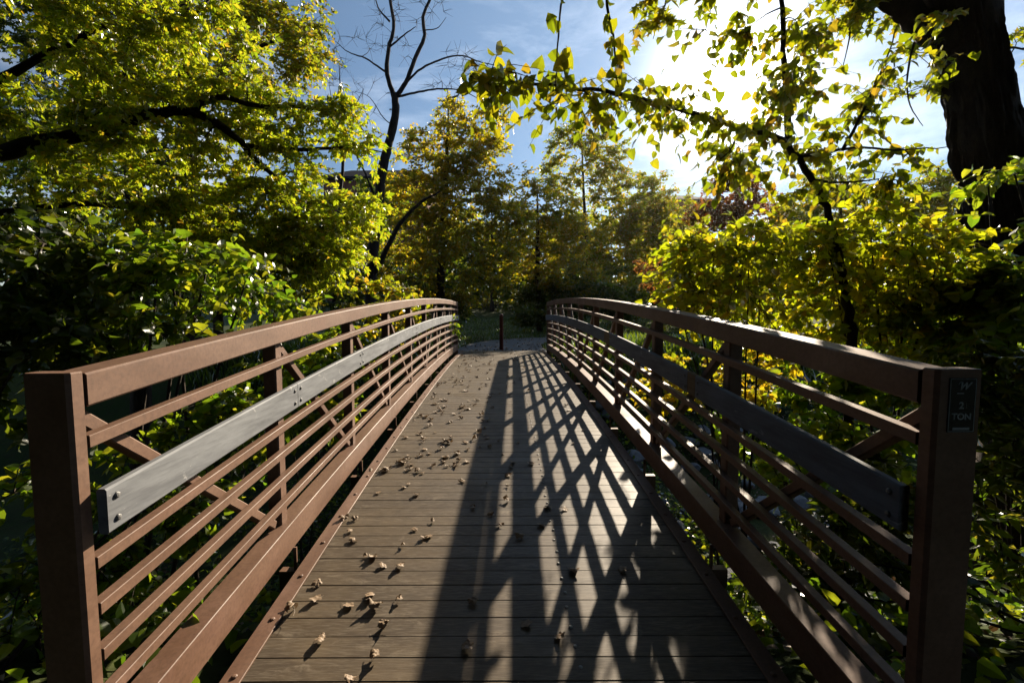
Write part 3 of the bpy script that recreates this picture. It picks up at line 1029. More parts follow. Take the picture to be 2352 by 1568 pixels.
# big old trunk
tb = P(2290, 640, 5.6)
D_ = 5.6
big = plant('old_maple_tree', 'massive leaning old trunk at the right edge with furrowed bark', 'tree',
            [([Vector(gz(tb.x + 0.25, tb.y, -0.3)), P(2352, 900, D_), P(2328, 700, D_), P(2310, 560, D_), P(2286, 420, D_), P(2264, 300, D_), P(2238, 170, D_), P(2210, 40, D_), P(2170, -120, D_), P(2150, -330, D_)], 0.34, 0.30),
             ([P(2190, 110, D_), P(2120, 55, D_), P(2060, 10, D_), P(1985, -60, D_), P(1880, -160, D_)], 0.17, 0.09),
             ([P(1985, -60, D_), P(1955, 20, 5.9), P(1950, 90, 6.0), P(1935, 160, 6.1)], 0.02, 0.004),
             ([P(1880, -160, D_), P(1700, -190, 5.4), P(1560, -100, 5.2), P(1530, 0, 5.2), P(1500, 90, 5.2)], 0.03, 0.003),
             ([P(2120, 55, D_), P(2090, 130, 5.9), P(2085, 230, 6.0), P(2120, 290, 6.0)], 0.018, 0.004),
             ([P(2230, 150, D_), P(2310, 110, 6.3), P(2380, 120, 6.5)], 0.03, 0.006)],
            [B(1970, 50, 90, 60, 6.0, 0.5, 20), B(2080, 180, 60, 80, 6.0, 0.4, 10), B(1510, 30, 34, 46, 5.2, 0.2, 6), B(2330, 110, 40, 36, 6.4, 0.3, 6), B(1930, 0, 120, 40, 6.0, 0.5, 12), B(1600, -20, 60, 30, 5.3, 0.3, 4)],
            'maple', L_MULBT, 0.12, M_BARK, 42, 4, 5, 0.28, 0.35, sides=10)


def furrowed_trunk(root):
    """rough bark shell on the old trunk, modelled as ridges"""
    for o in root.children:
        if o.name.startswith('trunk'):
            pts = [P(2352, 900, D_), P(2328, 700, D_), P(2310, 560, D_), P(2286, 420, D_), P(2264, 300, D_), P(2238, 170, D_), P(2210, 40, D_), P(2170, -120, D_)]
            q = bez(pts, 220)
            mb = MB()
            n, s = len(q), 150
            t = np.gradient(q, axis=0)
            t /= np.linalg.norm(t, axis=1)[:, None]
            a = np.cross(t, [0, 1.0, 0])
            a /= np.linalg.norm(a, axis=1)[:, None]
            b = np.cross(t, a)
            th = np.arange(s) * 2 * math.pi / s
            ln = np.concatenate([[0], np.cumsum(np.linalg.norm(np.diff(q, axis=0), axis=1))])
            V = np.zeros((n, s, 3))
            for i in range(n):
                r = 0.345 - 0.045 * min(1, ln[i] / 3.6)
                for j in range(s):
                    cx, sxx = math.cos(th[j]), math.sin(th[j])
                    u = Vector((cx * 5.0, sxx * 5.0, ln[i] * 0.9))
                    rd = abs(mnoise.noise(u * 1.2)) * 0.13 + abs(mnoise.noise(u * 2.9 + Vector((3, 1, 7)))) * 0.075 + abs(mnoise.noise(Vector((cx * 9, sxx * 9, ln[i] * 7)))) * 0.022
                    lump = mnoise.noise(Vector((cx * 0.9, sxx * 0.9, ln[i] * 0.9))) * 0.05
                    V[i, j] = q[i] + (r + lump - 0.055 + rd) * (cx * a[i] + sxx * b[i])
            f = [(i * s + j, i * s + (j + 1) % s, (i + 1) * s + (j + 1) % s, (i + 1) * s + j) for i in range(n - 1) for j in range(s)]
            mb.add(V.reshape(-1, 3), f)
            mb.build('bark', M_BARK, root, smooth=True)


furrowed_trunk(big)

RS = dict(keep=clear_bridge, stem='stems', leaves='foliage')
plant('spicebush', 'sunlit yellow-green shrub leaning over the middle of the right railing', 'shrub',
      stems(2.5, 3.3, [P(1580, 600, 4.5), P(1640, 560, 4.4), P(1720, 600, 4.4), P(1540, 640, 4.7), P(1750, 540, 4.4)], 0.016, 51),
      [B(1610, 590, 80, 55, 4.5, 0.3, 30), B(1710, 570, 110, 60, 4.4, 0.35, 36), B(1660, 670, 90, 55, 4.3, 0.3, 32), B(1530, 640, 40, 28, 4.9, 0.25, 6), B(1770, 690, 110, 70, 5.2, 0.45, 36), B(1650, 665, 60, 50, 5.9, 0.3, 36), B(1690, 740, 90, 40, 6.2, 0.35, 24)],
      'heart', L_MULB, 0.085, M_BARKL, 52, 4, 5, 0.42, 0.3, dens=0.78, **RS)
plant('spicebush', 'broad yellow-green shrub around the foot of the young mulberry', 'shrub',
      stems(3.9, 3.3, [P(1900, 560, 4.5), P(2000, 540, 4.5), P(2100, 520, 4.5), P(2180, 500, 4.4), P(1950, 700, 4.5)], 0.018, 53),
      [B(1870, 570, 100, 60, 4.6, 0.35, 34), B(2010, 540, 120, 60, 4.5, 0.4, 42), B(2130, 560, 80, 40, 4.5, 0.4, 22), B(1960, 650, 150, 70, 4.7, 0.4, 50), B(2110, 630, 120, 80, 4.6, 0.4, 42), B(1900, 740, 130, 60, 5.0, 0.4, 40), B(2030, 760, 100, 60, 4.7, .4, 30)],
      'heart', L_MULB, 0.085, M_BARKL, 54, 4, 5, 0.42, 0.3, dens=0.78, **RS)
plant('hazel_shrub', 'shaded shrub in front of the old trunk, top leaves catching sun', 'shrub',
      stems(5.0, 2.6, [P(2270, 430, 4.4), P(2330, 400, 4.3), P(2240, 560, 4.4), P(2328, 620, 4.2)], 0.02, 55),
      [B(2300, 410, 60, 32, 4.4, 0.3, 7), B(2265, 650, 110, 60, 4.4, 0.5, 36), B(2330, 740, 110, 120, 4.1, 0.5, 44), B(2150, 740, 120, 80, 4.5, 0.5, 40), B(2430, 640, 80, 160, 4.3, 0.5, 34)],
      'heart', L_GREEN, 0.11, M_BARKL, 56, 5, 5, 0.24, 0.3, **RS)
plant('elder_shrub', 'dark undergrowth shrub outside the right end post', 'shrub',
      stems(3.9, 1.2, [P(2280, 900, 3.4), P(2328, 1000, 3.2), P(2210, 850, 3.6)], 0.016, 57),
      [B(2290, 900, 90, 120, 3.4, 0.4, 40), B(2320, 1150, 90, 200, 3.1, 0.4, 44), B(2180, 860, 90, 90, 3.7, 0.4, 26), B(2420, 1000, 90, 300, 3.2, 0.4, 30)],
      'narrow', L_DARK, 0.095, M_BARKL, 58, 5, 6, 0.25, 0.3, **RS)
plant('currant_bush', 'yellow-leaved low bush between the second and third right posts', 'shrub',
      stems(3.6, 6.4, [P(1560, 880, 7.4), P(1680, 860, 7.2), P(1760, 900, 6.9)], 0.014, 59),
      [B(1590, 880, 100, 60, 7.6, 0.6, 40), B(1720, 880, 110, 50, 7.2, 0.6, 44), B(1480, 900, 50, 60, 7.8, 0.5, 16), B(1800, 800, 90, 50, 6.4, 0.5, 26)],
      'ovate', L_GOLD, 0.10, M_BARKL, 60, 5, 5, 0.25, 0.3, **RS)
plant('viburnum_shrub', 'green leafy shrub below the grey board of the right railing', 'shrub',
      stems(3.5, 2.7, [P(1900, 950, 4.5), P(1980, 900, 4.4), P(1820, 1050, 4.2)], 0.014, 61),
      [B(1930, 930, 130, 80, 4.6, 0.4, 40), B(1990, 1040, 90, 80, 4.1, 0.35, 22), B(1830, 1060, 70, 60, 4.4, 0.3, 12), B(1700, 1000, 60, 60, 5.0, 0.35, 10)],
      'heart', L_GREEN, 0.10, M_BARKL, 62, 5, 5, 0.24, 0.3, **RS)
plant('bramble', 'dim grassy bramble at the foot of the right end post', 'shrub',
      stems(2.9, 0.9, [P(1900, 1280, 2.9), P(2000, 1200, 3.0), P(1820, 1380, 2.9)], 0.010, 63),
      [B(1920, 1280, 130, 130, 3.0, 0.3, 46), B(1830, 1400, 90, 110, 2.9, 0.25, 24), B(2040, 1200, 60, 160, 3.0, 0.3, 26)],
      'narrow', L_DARK, 0.085, M_BARKL, 64, 5, 6, 0.20, 0.3, **RS)

# ------------------------------------------------------------------ far bank
tb = P(850, 740, 15)
plant('dead_tree', 'bare dead tree with forked grey limbs against the blue sky', 'tree',
      [([Vector(gz(tb.x, tb.y)), P(855, 600, 15), P(868, 500, 15), P(875, 410, 15), P(893, 330, 15), P(908, 262, 15), P(905, 215, 15)], 0.204, 0.112),
       ([P(905, 220, 15), P(888, 165, 15), P(893, 110, 15), P(905, 60, 15), P(895, 0, 15), P(890, -60, 15)], 0.082, 0.040),
       ([P(906, 230, 15), P(935, 185, 15), P(955, 130, 15), P(975, 85, 15), P(972, 40, 15), P(990, -10, 15), P(1010, -60, 15)], 0.082, 0.040),
       ([P(925, 200, 15), P(965, 160, 14.9), P(1010, 138, 14.8), P(1060, 128, 14.7), P(1110, 145, 14.6), P(1155, 152, 14.6)], 0.041, 0.010),
       ([P(915, 222, 15), P(960, 212, 14.8), P(1010, 205, 14.7), P(1060, 208, 14.6), P(1100, 228, 14.5)], 0.041, 0.010),
       ([P(893, 110, 15), P(930, 80, 15), P(955, 62, 15)], 0.034, 0.012),
       ([P(885, 165, 15), P(840, 135, 15.2), P(800, 120, 15.4), P(770, 95, 15.5)], 0.034, 0.008),
       ([P(895, 50, 15), P(870, 20, 15.2), P(855, -30, 15.2)], 0.034, 0.012),
       ([P(975, 70, 15), P(1005, 65, 14.8), P(1025, 40, 14.8)], 0.020, 0.006),
       ([P(905, 290, 15), P(880, 270, 14.8), P(850, 225, 14.7), P(815, 210, 14.6)], 0.020, 0.005),
       ([P(850, 640, 15), P(880, 590, 14.7), P(915, 520, 14.4), P(960, 470, 14.2), P(1010, 440, 14.2)], 0.109, 0.024),
       ([P(868, 470, 15), P(840, 400, 15), P(815, 350, 15.1)], 0.048, 0.016)],
      [B(1060, 140, 70, 26, 14.7, 0.4, 22), B(1030, 210, 60, 24, 14.7, 0.4, 16), B(900, 60, 60, 80, 15, 0.6, 26), B(985, 30, 40, 60, 15, 0.5, 16), B(810, 110, 50, 40, 15.3, 0.4, 14), B(850, 240, 50, 50, 14.8, 0.4, 12)],
      'small', L_OLIVE, 0.001, M_DEAD, 71, 5, 0, 0.45, 0.0, sides=8, twig_r=0.006)
tb = P(760, 700, 17)
plant('bare_sapling', 'thin leafless sapling with fine upright twigs left of the dead tree', 'tree',
      [([Vector(gz(tb.x, tb.y)), P(780, 480, 17), P(790, 330, 17), P(785, 240, 17), P(778, 140, 17)], 0.09, 0.012),
       ([P(788, 330, 17), P(810, 260, 17), P(835, 205, 17)], 0.03, 0.008), ([P(786, 290, 17), P(765, 240, 17), P(755, 190, 17)], 0.03, 0.008)],
      [B(790, 220, 45, 70, 17, 0.5, 26)], 'small', L_OLIVE, 0.001, M_DEAD, 72, 5, 0, 0.5, -0.3, sides=6, twig_r=0.005)


def far_tree(name, label, bx, d, spine, blobs, lmat, seed, size=0.16, twigs=7, per=9, tl=0.6, r=0.18, group=None, leaf='small', droop=0.2):
    b = P(bx, 700, d)
    top = [P(x, y, d) for x, y in spine]
    limbs = [([Vector(gz(b.x, b.y)), *top], r, 0.03)]
    return plant(name, label, 'tree', limbs, blobs, leaf, lmat, size, M_BARK, seed, twigs, per, tl, droop, group=group, sides=7, twig_r=0.006, shell=0.15, dens=0.82)


far_tree('golden_tree', 'golden-green bushy tree with two pointed tops left of centre', 1010, 19, [(1015, 560), (1025, 400), (1030, 250)],
         [B(1030, 275, 40, 50, 19, .7, 26), B(1120, 290, 42, 55, 19, .7, 26), B(1050, 360, 110, 60, 19, 1.4, 70), B(1130, 400, 80, 60, 18.8, 1.2, 44), B(960, 430, 90, 90, 19, 1.6, 70),
          B(1080, 480, 110, 80, 18.8, 1.6, 80), B(930, 560, 90, 90, 18.5, 1.4, 60), B(1060, 600, 130, 80, 18.5, 1.6, 80), B(1170, 520, 50, 70, 19, 1.2, 34), B(1000, 690, 110, 40, 18.5, 1.2, 44), B(960, 330, 50, 40, 19, .8, 16)],
         L_GOLD, 81, 0.15, r=0.22)
far_tree('birch_tree', 'airy small-leaved tree with open crown right of centre', 1340, 32, [(1345, 560), (1340, 430), (1335, 300)],
         [B(1310, 350, 60, 60, 32, .9, 40), B(1400, 370, 60, 60, 32, .9, 40), B(1345, 430, 110, 50, 32, 1.6, 60), B(1270, 400, 30, 40, 32, .7, 12), B(1310, 300, 26, 30, 32, .5, 8), B(1380, 318, 36, 30, 32, .5, 10), B(1440, 420, 40, 40, 32, .8, 16)],
         L_OLIVE, 82, 0.21, tl=0.8, r=0.2)
far_tree('thicket_tree', 'dense olive tree behind the far end of the right railing', 1500, 36, [(1500, 600), (1500, 500), (1500, 420)],
         [B(1480, 470, 80, 60, 36, 1.5, 60), B(1540, 520, 90, 70, 36, 1.5, 70), B(1430, 560, 110, 80, 36, 1.6, 80), B(1560, 620, 90, 70, 35, 1.4, 60), B(1420, 640, 120, 50, 35, 1.4, 60), B(1490, 405, 30, 30, 36, .6, 10)],
         L_OLIVE, 83, 0.26, tl=1.0)
far_tree('thicket_tree', 'shadowy olive and orange tree directly behind the red bollard', 1240, 24, [(1235, 600), (1235, 520), (1235, 430)],
         [B(1240, 470, 80, 60, 24, 1.6, 60), B(1290, 540, 110, 70, 24, 1.8, 90), B(1190, 600, 90, 70, 24, 1.6, 60), B(1300, 630, 120, 50, 23.5, 1.6, 70), B(1190, 500, 50, 60, 24, 1.2, 26)],
         L_GOLD, 84, 0.17)
far_tree('rusty_tree', 'reddish brown tree far off below the sun', 1690, 34, [(1690, 560), (1690, 480), (1692, 400)],
         [B(1690, 440, 70, 45, 34, 1.8, 60), B(1720, 500, 100, 50, 34, 2.2, 70), B(1640, 500, 70, 40, 34, 2, 46), B(1700, 405, 30, 25, 34, .8, 10)],
         L_RUST, 85, 0.24, tl=0.9)
far_tree('pear_tree', 'dark green distant tree behind the young mulberry trunk', 1930, 30, [(1930, 560), (1930, 470), (1930, 390)],
         [B(1910, 430, 70, 45, 30, 1.8, 56), B(1980, 470, 80, 40, 30, 1.8, 50), B(1860, 500, 90, 50, 30, 2, 60)], L_OLIVE, 86, 0.22, tl=0.85)
far_tree('pear_tree', 'narrow green distant tree left of the old trunk', 2150, 28, [(2150, 560), (2152, 470), (2155, 385)],
         [B(2150, 430, 40, 50, 28, 1.3, 36), B(2110, 460, 60, 40, 28, 1.6, 40), B(2200, 480, 60, 50, 28, 1.6, 40), B(2050, 500, 70, 40, 28, 1.6, 40)], L_OLIVE, 87, 0.20, tl=0.8)
far_tree('sumac_shrub', 'low shrub with reddish leaves at the right of the far lawn', 1520, 15.5, [(1520, 680), (1518, 640), (1515, 600)],
         [B(1500, 620, 45, 40, 15.5, .7, 26), B(1545, 660, 50, 40, 15.3, .7, 26)], L_RUST, 88, 0.11, 5, 6, 0.3, 0.04)
far_tree('wood_edge_tree', 'dark tree beyond the far end of the left railing', 880, 22, [(885, 600), (885, 500), (890, 430)],
         [B(880, 480, 80, 80, 22, 1.6, 60), B(830, 600, 90, 90, 21, 1.6, 70), B(940, 640, 90, 60, 21, 1.6, 60), B(790, 520, 60, 80, 22, 1.5, 40)], L_DARK, 89, 0.18)
far_tree('wood_edge_tree', 'broad shadowed tree closing the view behind the lawn', 1130, 36, [(1130, 640), (1130, 560), (1130, 470)],
         [B(1060, 560, 130, 90, 38, 3, 130), B(1230, 590, 140, 90, 38, 3, 150), B(1380, 560, 130, 90, 38, 3, 130), B(1080, 660, 130, 60, 42, 3, 100), B(1250, 670, 150, 60, 42, 3, 120), B(1420, 660, 130, 60, 40, 3, 100)], L_OLIVE, 90, 0.32, tl=1.2)
far_tree('wood_edge_tree', 'broad olive tree far off at the right behind the shrubs', 1820, 26, [(1820, 640), (1820, 590), (1820, 540)],
         [B(1620, 590, 110, 70, 27, 2, 90), B(1560, 660, 110, 50, 27, 2, 70), B(1750, 660, 130, 50, 27, 2, 70), B(1800, 570, 130, 50, 26, 2, 80), B(1980, 560, 140, 60, 27, 2, 80), B(2150, 560, 130, 70, 27, 2, 70)], L_OLIVE, 91, 0.22, tl=0.8)
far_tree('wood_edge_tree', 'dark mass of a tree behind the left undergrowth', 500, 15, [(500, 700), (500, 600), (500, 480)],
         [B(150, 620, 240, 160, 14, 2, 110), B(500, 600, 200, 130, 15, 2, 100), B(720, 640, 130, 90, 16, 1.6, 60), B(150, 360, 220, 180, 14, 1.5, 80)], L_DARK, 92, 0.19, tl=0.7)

FT = dict(stem='stems', leaves='foliage')


def thicket(label, px, d, blobs, lmat, seed, size=0.2):
    plant('thicket', label, 'shrub', stems(P(px, 700, d).x, P(px, 700, d).y, [P(px - 40, 660, d), P(px, 640, d), P(px + 50, 660, d)], 0.03, seed, 0.8), blobs,
          'small', lmat, size, M_BARKL, seed, 7, 9, 0.6, 0.15, shell=0.1, **FT)


thicket('dark thicket left of the lawn beyond the bridge', 940, 21, [B(880, 690, 90, 50, 19, 1.2, 60), B(980, 680, 80, 50, 21, 1.2, 60), B(1040, 640, 70, 50, 22, 1.3, 40), B(1020, 720, 50, 30, 19, .8, 24)], L_DARK, 101)
thicket('shadowy thicket right of the far lawn, behind the bollard', 1230, 25, [B(1210, 680, 50, 45, 25, 1.3, 44), B(1290, 690, 80, 45, 24, 1.4, 70), B(1400, 690, 90, 50, 22, 1.3, 70), B(1330, 640, 130, 40, 26, 1.5, 60), B(1250, 728, 70, 20, 22, .8, 30)], L_DARK, 102)
thicket('long dark thicket beyond the right branch of the path', 1620, 25, [B(1500, 690, 100, 45, 23, 1.3, 70), B(1640, 690, 110, 50, 24, 1.4, 80), B(1800, 680, 130, 60, 25, 1.6, 90), B(2000, 680, 140, 60, 26, 1.6, 80)], L_OLIVE, 103)
thicket('dim thicket on the slope above the far lawn', 1130, 36, [B(1060, 620, 90, 40, 36, 2, 60), B(1170, 630, 90, 35, 36, 2, 60), B(1130, 580, 150, 50, 38, 2, 70)], L_DARK, 104, 0.28)
# unseen trees added behind the camera to keep sky light off the posts
bt = plant('sky_block_tree', 'unseen dark evergreen added behind the near bridge end to block sky light', 'tree',
           [([Vector(gz(-3.5, -9.0)), Vector((-3.4, -9.0, 4)), Vector((-3.3, -9.1, 9)), Vector((-3.5, -9.0, 14))], 0.35, 0.1)],
           [BW((-3.5, -9, 3.2), (4.2, 2.2, 2.8), 90), BW((-3.5, -9, 8), (4.5, 2.5, 3.5), 90), BW((-3.5, -9.2, 13), (3.5, 2.5, 3.0), 60)],
           'compound', L_BLOCK, 0.55, M_BARK, 95, 6, 6, 0.9, 0.2, group='unseen trees added behind the near bridge end to block sky light', shell=0.1, dens=2.0)
for bx_, by_, rz_ in ((-5.2, -5.6, 0.9), (2.2, -11.5, 2.0), (-10.5, -6.5, 4.1), (-9.5, -0.5, 2.8), (9.8, -0.8, 0.6)):
    c_ = bt.copy()
    C.objects.link(c_)
    c_.location, c_.rotation_euler = gz(bx_, by_), (0, 0, rz_)
    for ch_ in bt.children:
        d_ = ch_.copy()
        C.objects.link(d_)
        d_.parent = c_

ct = plant('sky_block_canopy', 'unseen tree added at the near right bridge end, crown blocking sky light', 'tree',  # out of view, added to hold overhead sky light off the deck
           [([Vector(gz(5.2, -3.2)), Vector((5.1, -3.1, 3)), Vector((4.6, -2.6, 5)), Vector((3.6, -1.2, 6.2))], 0.32, 0.16),
            ([Vector((3.6, -1.2, 6.2)), Vector((2.8, 2.5, 7.3)), Vector((2.5, 5.5, 9.2)), Vector((2.3, 8.5, 11.0))], 0.15, 0.04),
            ([Vector((3.6, -1.2, 6.2)), Vector((2.2, -1.0, 6.3)), Vector((0.8, -1.0, 6.4))], 0.13, 0.04)],
           [BW((2.8, 8.3, 10.4), (3.6, 1.4, 0.7), 90), BW((2.8, 5.8, 8.8), (3.6, 1.5, 0.7), 100), BW((2.8, 3.3, 7.2), (3.4, 1.5, 0.7), 100), BW((2.6, 1.0, 5.9), (3.0, 1.3, 0.6), 80),
            BW((2.4, -1.5, 5.4), (3.0, 1.4, 0.7), 80), BW((3.0, -4.0, 5.5), (3.0, 1.8, 1.2), 80), BW((5.6, -3.2, 4.0), (1.8, 0.8, 2.6), 70)],
           'compound', L_BLOCK, 0.50, M_BARK, 96, 6, 6, 0.8, 0.15, shell=0.05, dens=1.0)
c_ = ct.copy()  # mirrored copy over the left side, added for the same sky blocking
C.objects.link(c_)
c_.location, c_.scale = gz(-5.0, -3.0), (-1, 1, 1.02)
c_['label'] = 'unseen tree added at the near left bridge end, crown blocking sky light'
for ch_ in ct.children:
    d_ = ch_.copy()
    C.objects.link(d_)
    d_.parent = c_

# ------------------------------------------------------------------ far bank details
bl = thing('bollard', 'slim red-brown steel bollard in the path just past the bridge', 'bollard', (-0.03, 12.10, float(terrain(0, 12.1))))
z0 = bl.location.z
mb = MB()
prof = [(0.058, -0.1), (0.058, 0.98), (0.061, 0.985), (0.061, 1.0), (0.055, 1.035), (0.038, 1.065), (0.012, 1.08)]
n = 20
v = [(-0.03 + r * math.cos(2 * math.pi * j / n), 12.10 + r * math.sin(2 * math.pi * j / n), z0 + z) for r, z in prof for j in range(n)]
f = [(i * n + j, i * n + (j + 1) % n, (i + 1) * n + (j + 1) % n, (i + 1) * n + j) for i in range(len(prof) - 1) for j in range(n)] + [tuple((len(prof) - 1) * n + j for j in range(n))]
mb.add(v, f)
mb.build('shaft', M_BOLLARD, bl, smooth=True)
mb = MB()
mb.tube([(-0.03, 12.10, z0 + 0.0), (-0.03, 12.10, z0 + 0.03)], [0.085, 0.075], 16)
mb.build('base_collar', M_BOLLARD, bl)


def building(name, label, cx, cyy, w, d, zt, roof_h, win_rows):
    z0 = float(terrain(cx, cyy)) - 0.5
    root = thing(name, label, 'building', (cx, cyy, z0))
    mb = MB()
    mb.box(cx - w / 2, cx + w / 2, cyy - d / 2, cyy + d / 2, z0, zt)
    mb.build('wall', M_BRICK, root)
    mb = MB()
    o = 0.5
    x0, x1, y0, y1 = cx - w / 2 - o, cx + w / 2 + o, cyy - d / 2 - o, cyy + d / 2 + o
    rl = min(w, d) * 0.42
    v = [(x0, y0, zt), (x1, y0, zt), (x1, y1, zt), (x0, y1, zt), (x0, y0, zt + .25), (x1, y0, zt + .25), (x1, y1, zt + .25), (x0, y1, zt + .25),
         (x0 + rl * 0.5, cyy, zt + roof_h), (x1 - rl * 0.5, cyy, zt + roof_h)]
    mb.add(v, [(0, 1, 5, 4), (1, 2, 6, 5), (2, 3, 7, 6), (3, 0, 4, 7), (4, 5, 9, 8), (5, 6, 9), (6, 7, 8, 9), (7, 4, 8), (3, 2, 1, 0)])
    mb.build('roof', M_ROOF, root)
    for r in range(win_rows):
        for k in range(int(w / 3)):
            x = cx - w / 2 + 1.5 + k * 3.0
            z = zt - 2.4 - r * 3.4
            yf = cyy - d / 2
            m2 = MB()
            for a in ((x - .65, x - .57, z, z + 1.6), (x + .57, x + .65, z, z + 1.6), (x - .57, x + .57, z, z + .08), (x - .57, x + .57, z + 1.52, z + 1.6)):
                m2.box(a[0], a[1], yf - 0.06, yf - 0.003, a[2], a[3])
            wn = m2.build('window', M_FRAME, root)
            m3 = MB()
            m3.box(x - .57, x + .57, yf - 0.03, yf - 0.005, z + .08, z + 1.52)
            m3.build('pane', M_GLASS, wn)
    return root


c1 = P(860, 500, 46)
building('apartment_building', 'dark-roofed brick building behind the dead tree', c1.x, c1.y + 5, 10.5, 9, P(860, 412, 46).z, 2.3, 3)
c1 = P(1560, 500, 62)
building('house', 'distant house roof showing between tree tops under the sun', c1.x, c1.y + 5, 8.5, 9, P(1545, 462, 62).z, 1.9, 2)

# ------------------------------------------------------------------ rocks of the creek bed
RK = 'pale riprap rocks in the creek bed'


def rock_mesh(seed):
    rr = random.Random(seed)
    bm = bmesh.new()
    bmesh.ops.create_icosphere(bm, subdivisions=3, radius=0.5)
    off = Vector((rr.uniform(0, 50), rr.uniform(0, 50), rr.uniform(0, 50)))
    planes = [(Vector((rr.gauss(0, 1), rr.gauss(0, 1), rr.gauss(0, 1))).normalized(), rr.uniform(0.26, 0.40)) for _ in range(9)]
    for v in bm.verts:
        c = v.co
        for nrm, dd in planes:
            s = c.dot(nrm)
            if s > dd:
                c = c - nrm * (s - dd)
        c = c * (1 + 0.06 * mnoise.noise(c * 5 + off))
        v.co = Vector((c.x * 1.25, c.y, c.z * 0.75))
    me = bpy.data.meshes.new('creek_rock')
    bm.to_mesh(me)
    bm.free()
    me.materials.append(M_ROCK)
    return me


rocks = [rock_mesh(i) for i in range(6)]
rr = random.Random(5)
spots = []
while len(spots) < 210:
    x, y = rr.uniform(1.7, 9.5), rr.uniform(3.0, 11.5)
    if rr.random() < 0.75 or x < 6:
        spots.append((x, y))
for x, y in spots:
    o = bpy.data.objects.new('creek_rock', rr.choice(rocks))
    C.objects.link(o)
    s = rr.uniform(0.22, 0.52)
    o.scale = (s, s * rr.uniform(.8, 1.2), s)
    o.rotation_euler = (rr.uniform(-.3, .3), rr.uniform(-.3, .3), rr.uniform(0, 6.28))
    o.location = (x, y, float(terrain(x, y)) + s * 0.14)
    tag(o, 'pale grey angular rock lying in the creek bed right of the bridge', 'rock', RK)

# ------------------------------------------------------------------ grass
rng = np.random.RandomState(9)


def blades(name, pts, h, lean, mat=L_GRASS):
    n = len(pts)
    a = rng.uniform(0, 6.283, n)
    w = h * 0.045 + 0.004
    tip = np.stack([np.cos(a) * lean * h, np.sin(a) * lean * h, h], -1)
    sd = np.stack([-np.sin(a) * w, np.cos(a) * w, 0 * a], -1)
    md = tip * np.array([0.35, 0.35, 0.6])
    v = np.stack([pts - sd, pts + sd, pts + md + sd * 0.7, pts + md - sd * 0.7, pts + tip], 1).reshape(-1, 3)
    mb = MB()
    mb.v.append(v)
    i = np.arange(n) * 5
    mb.sz.append(np.tile(np.array([4, 3]), n))
    mb.ix.append(np.stack([i, i + 1, i + 2, i + 3, i + 3, i + 2, i + 4], -1).ravel())
    return tag(mb.build(name, mat), kind='stuff')


def on_path(x, y):
    d = np.min(np.hypot(x[:, None] - cp[None, :, 0], y[:, None] - cp[None, :, 1]), 1)
    return d < 1.3


def scatter(x0, x1, y0, y1, n):
    x, y = rng.uniform(x0, x1, n), rng.uniform(y0, y1, n)
    ok = ~on_path(x, y) & ~((np.abs(x) < 1.45) & (y > -2) & (y < 12.2))
    x, y = x[ok], y[ok]
    return np.stack([x, y, terrain(x, y) - 0.01], -1)


pts = scatter(-9, 12, 11.2, 30, 52000)
blades('grass', pts, rng.uniform(0.05, 0.15, len(pts)), rng.uniform(0.2, 0.8, len(pts)))
pts = np.concatenate([scatter(1.6, 8, 10.0, 14, 6000), scatter(-8, -1.6, 10, 14, 5000)])
o = blades('undergrowth', pts, rng.uniform(0.15, 0.5, len(pts)), rng.uniform(0.2, 0.7, len(pts)))
o['label'] = 'tall rough grass on the creek banks'

def ground_cover(name, boxes, leaf, mat, size, hmax, label):
    ps = []
    for x0, x1, y0, y1, n in boxes:
        x, y = rng.uniform(x0, x1, n), rng.uniform(y0, y1, n)
        cl = np.sin(x * 2.1 + 1.3 * np.sin(y * 1.7)) * np.sin(y * 2.3 + x) + rng.uniform(-0.8, 0.8, n)
        ok = cl > -0.25
        x, y = x[ok], y[ok]
        ps.append(np.stack([x, y, terrain(x, y) + 0.02 + hmax * rng.uniform(0, 1, len(x)) ** 2], -1))
    p = np.concatenate(ps)
    d = rng.standard_normal((len(p), 3))
    d[:, 2] *= 0.4
    tv, tf = LEAF[leaf]
    mb = MB()
    mb.add_many(tv, tf, p, frames(d, rng, 0.6), size * rng.uniform(0.6, 1.3, len(p)))
    return tag(mb.build(name, mat), label, kind='stuff')


ground_cover('ground_cover', [(-7, -1.3, -1.2, 11.6, 16000), (1.3, 3.2, -1.2, 11.6, 7000), (3.2, 9, -1.2, 3.2, 7000), (3, 10, 8.5, 11.5, 5000)], 'ovate', L_GREEN, 0.075, 0.35, 'low green leafy plants covering the creek banks')
ground_cover('leaf_litter', [(-6, 6, -1.0, 12, 9000), (1.5, 9, 3, 11, 5000), (-6, 7, 11, 20, 3500)], 'ovate', L_DRY, 0.06, 0.02, 'fallen dry leaves littering the banks')

# ------------------------------------------------------------------ fallen leaves on the deck


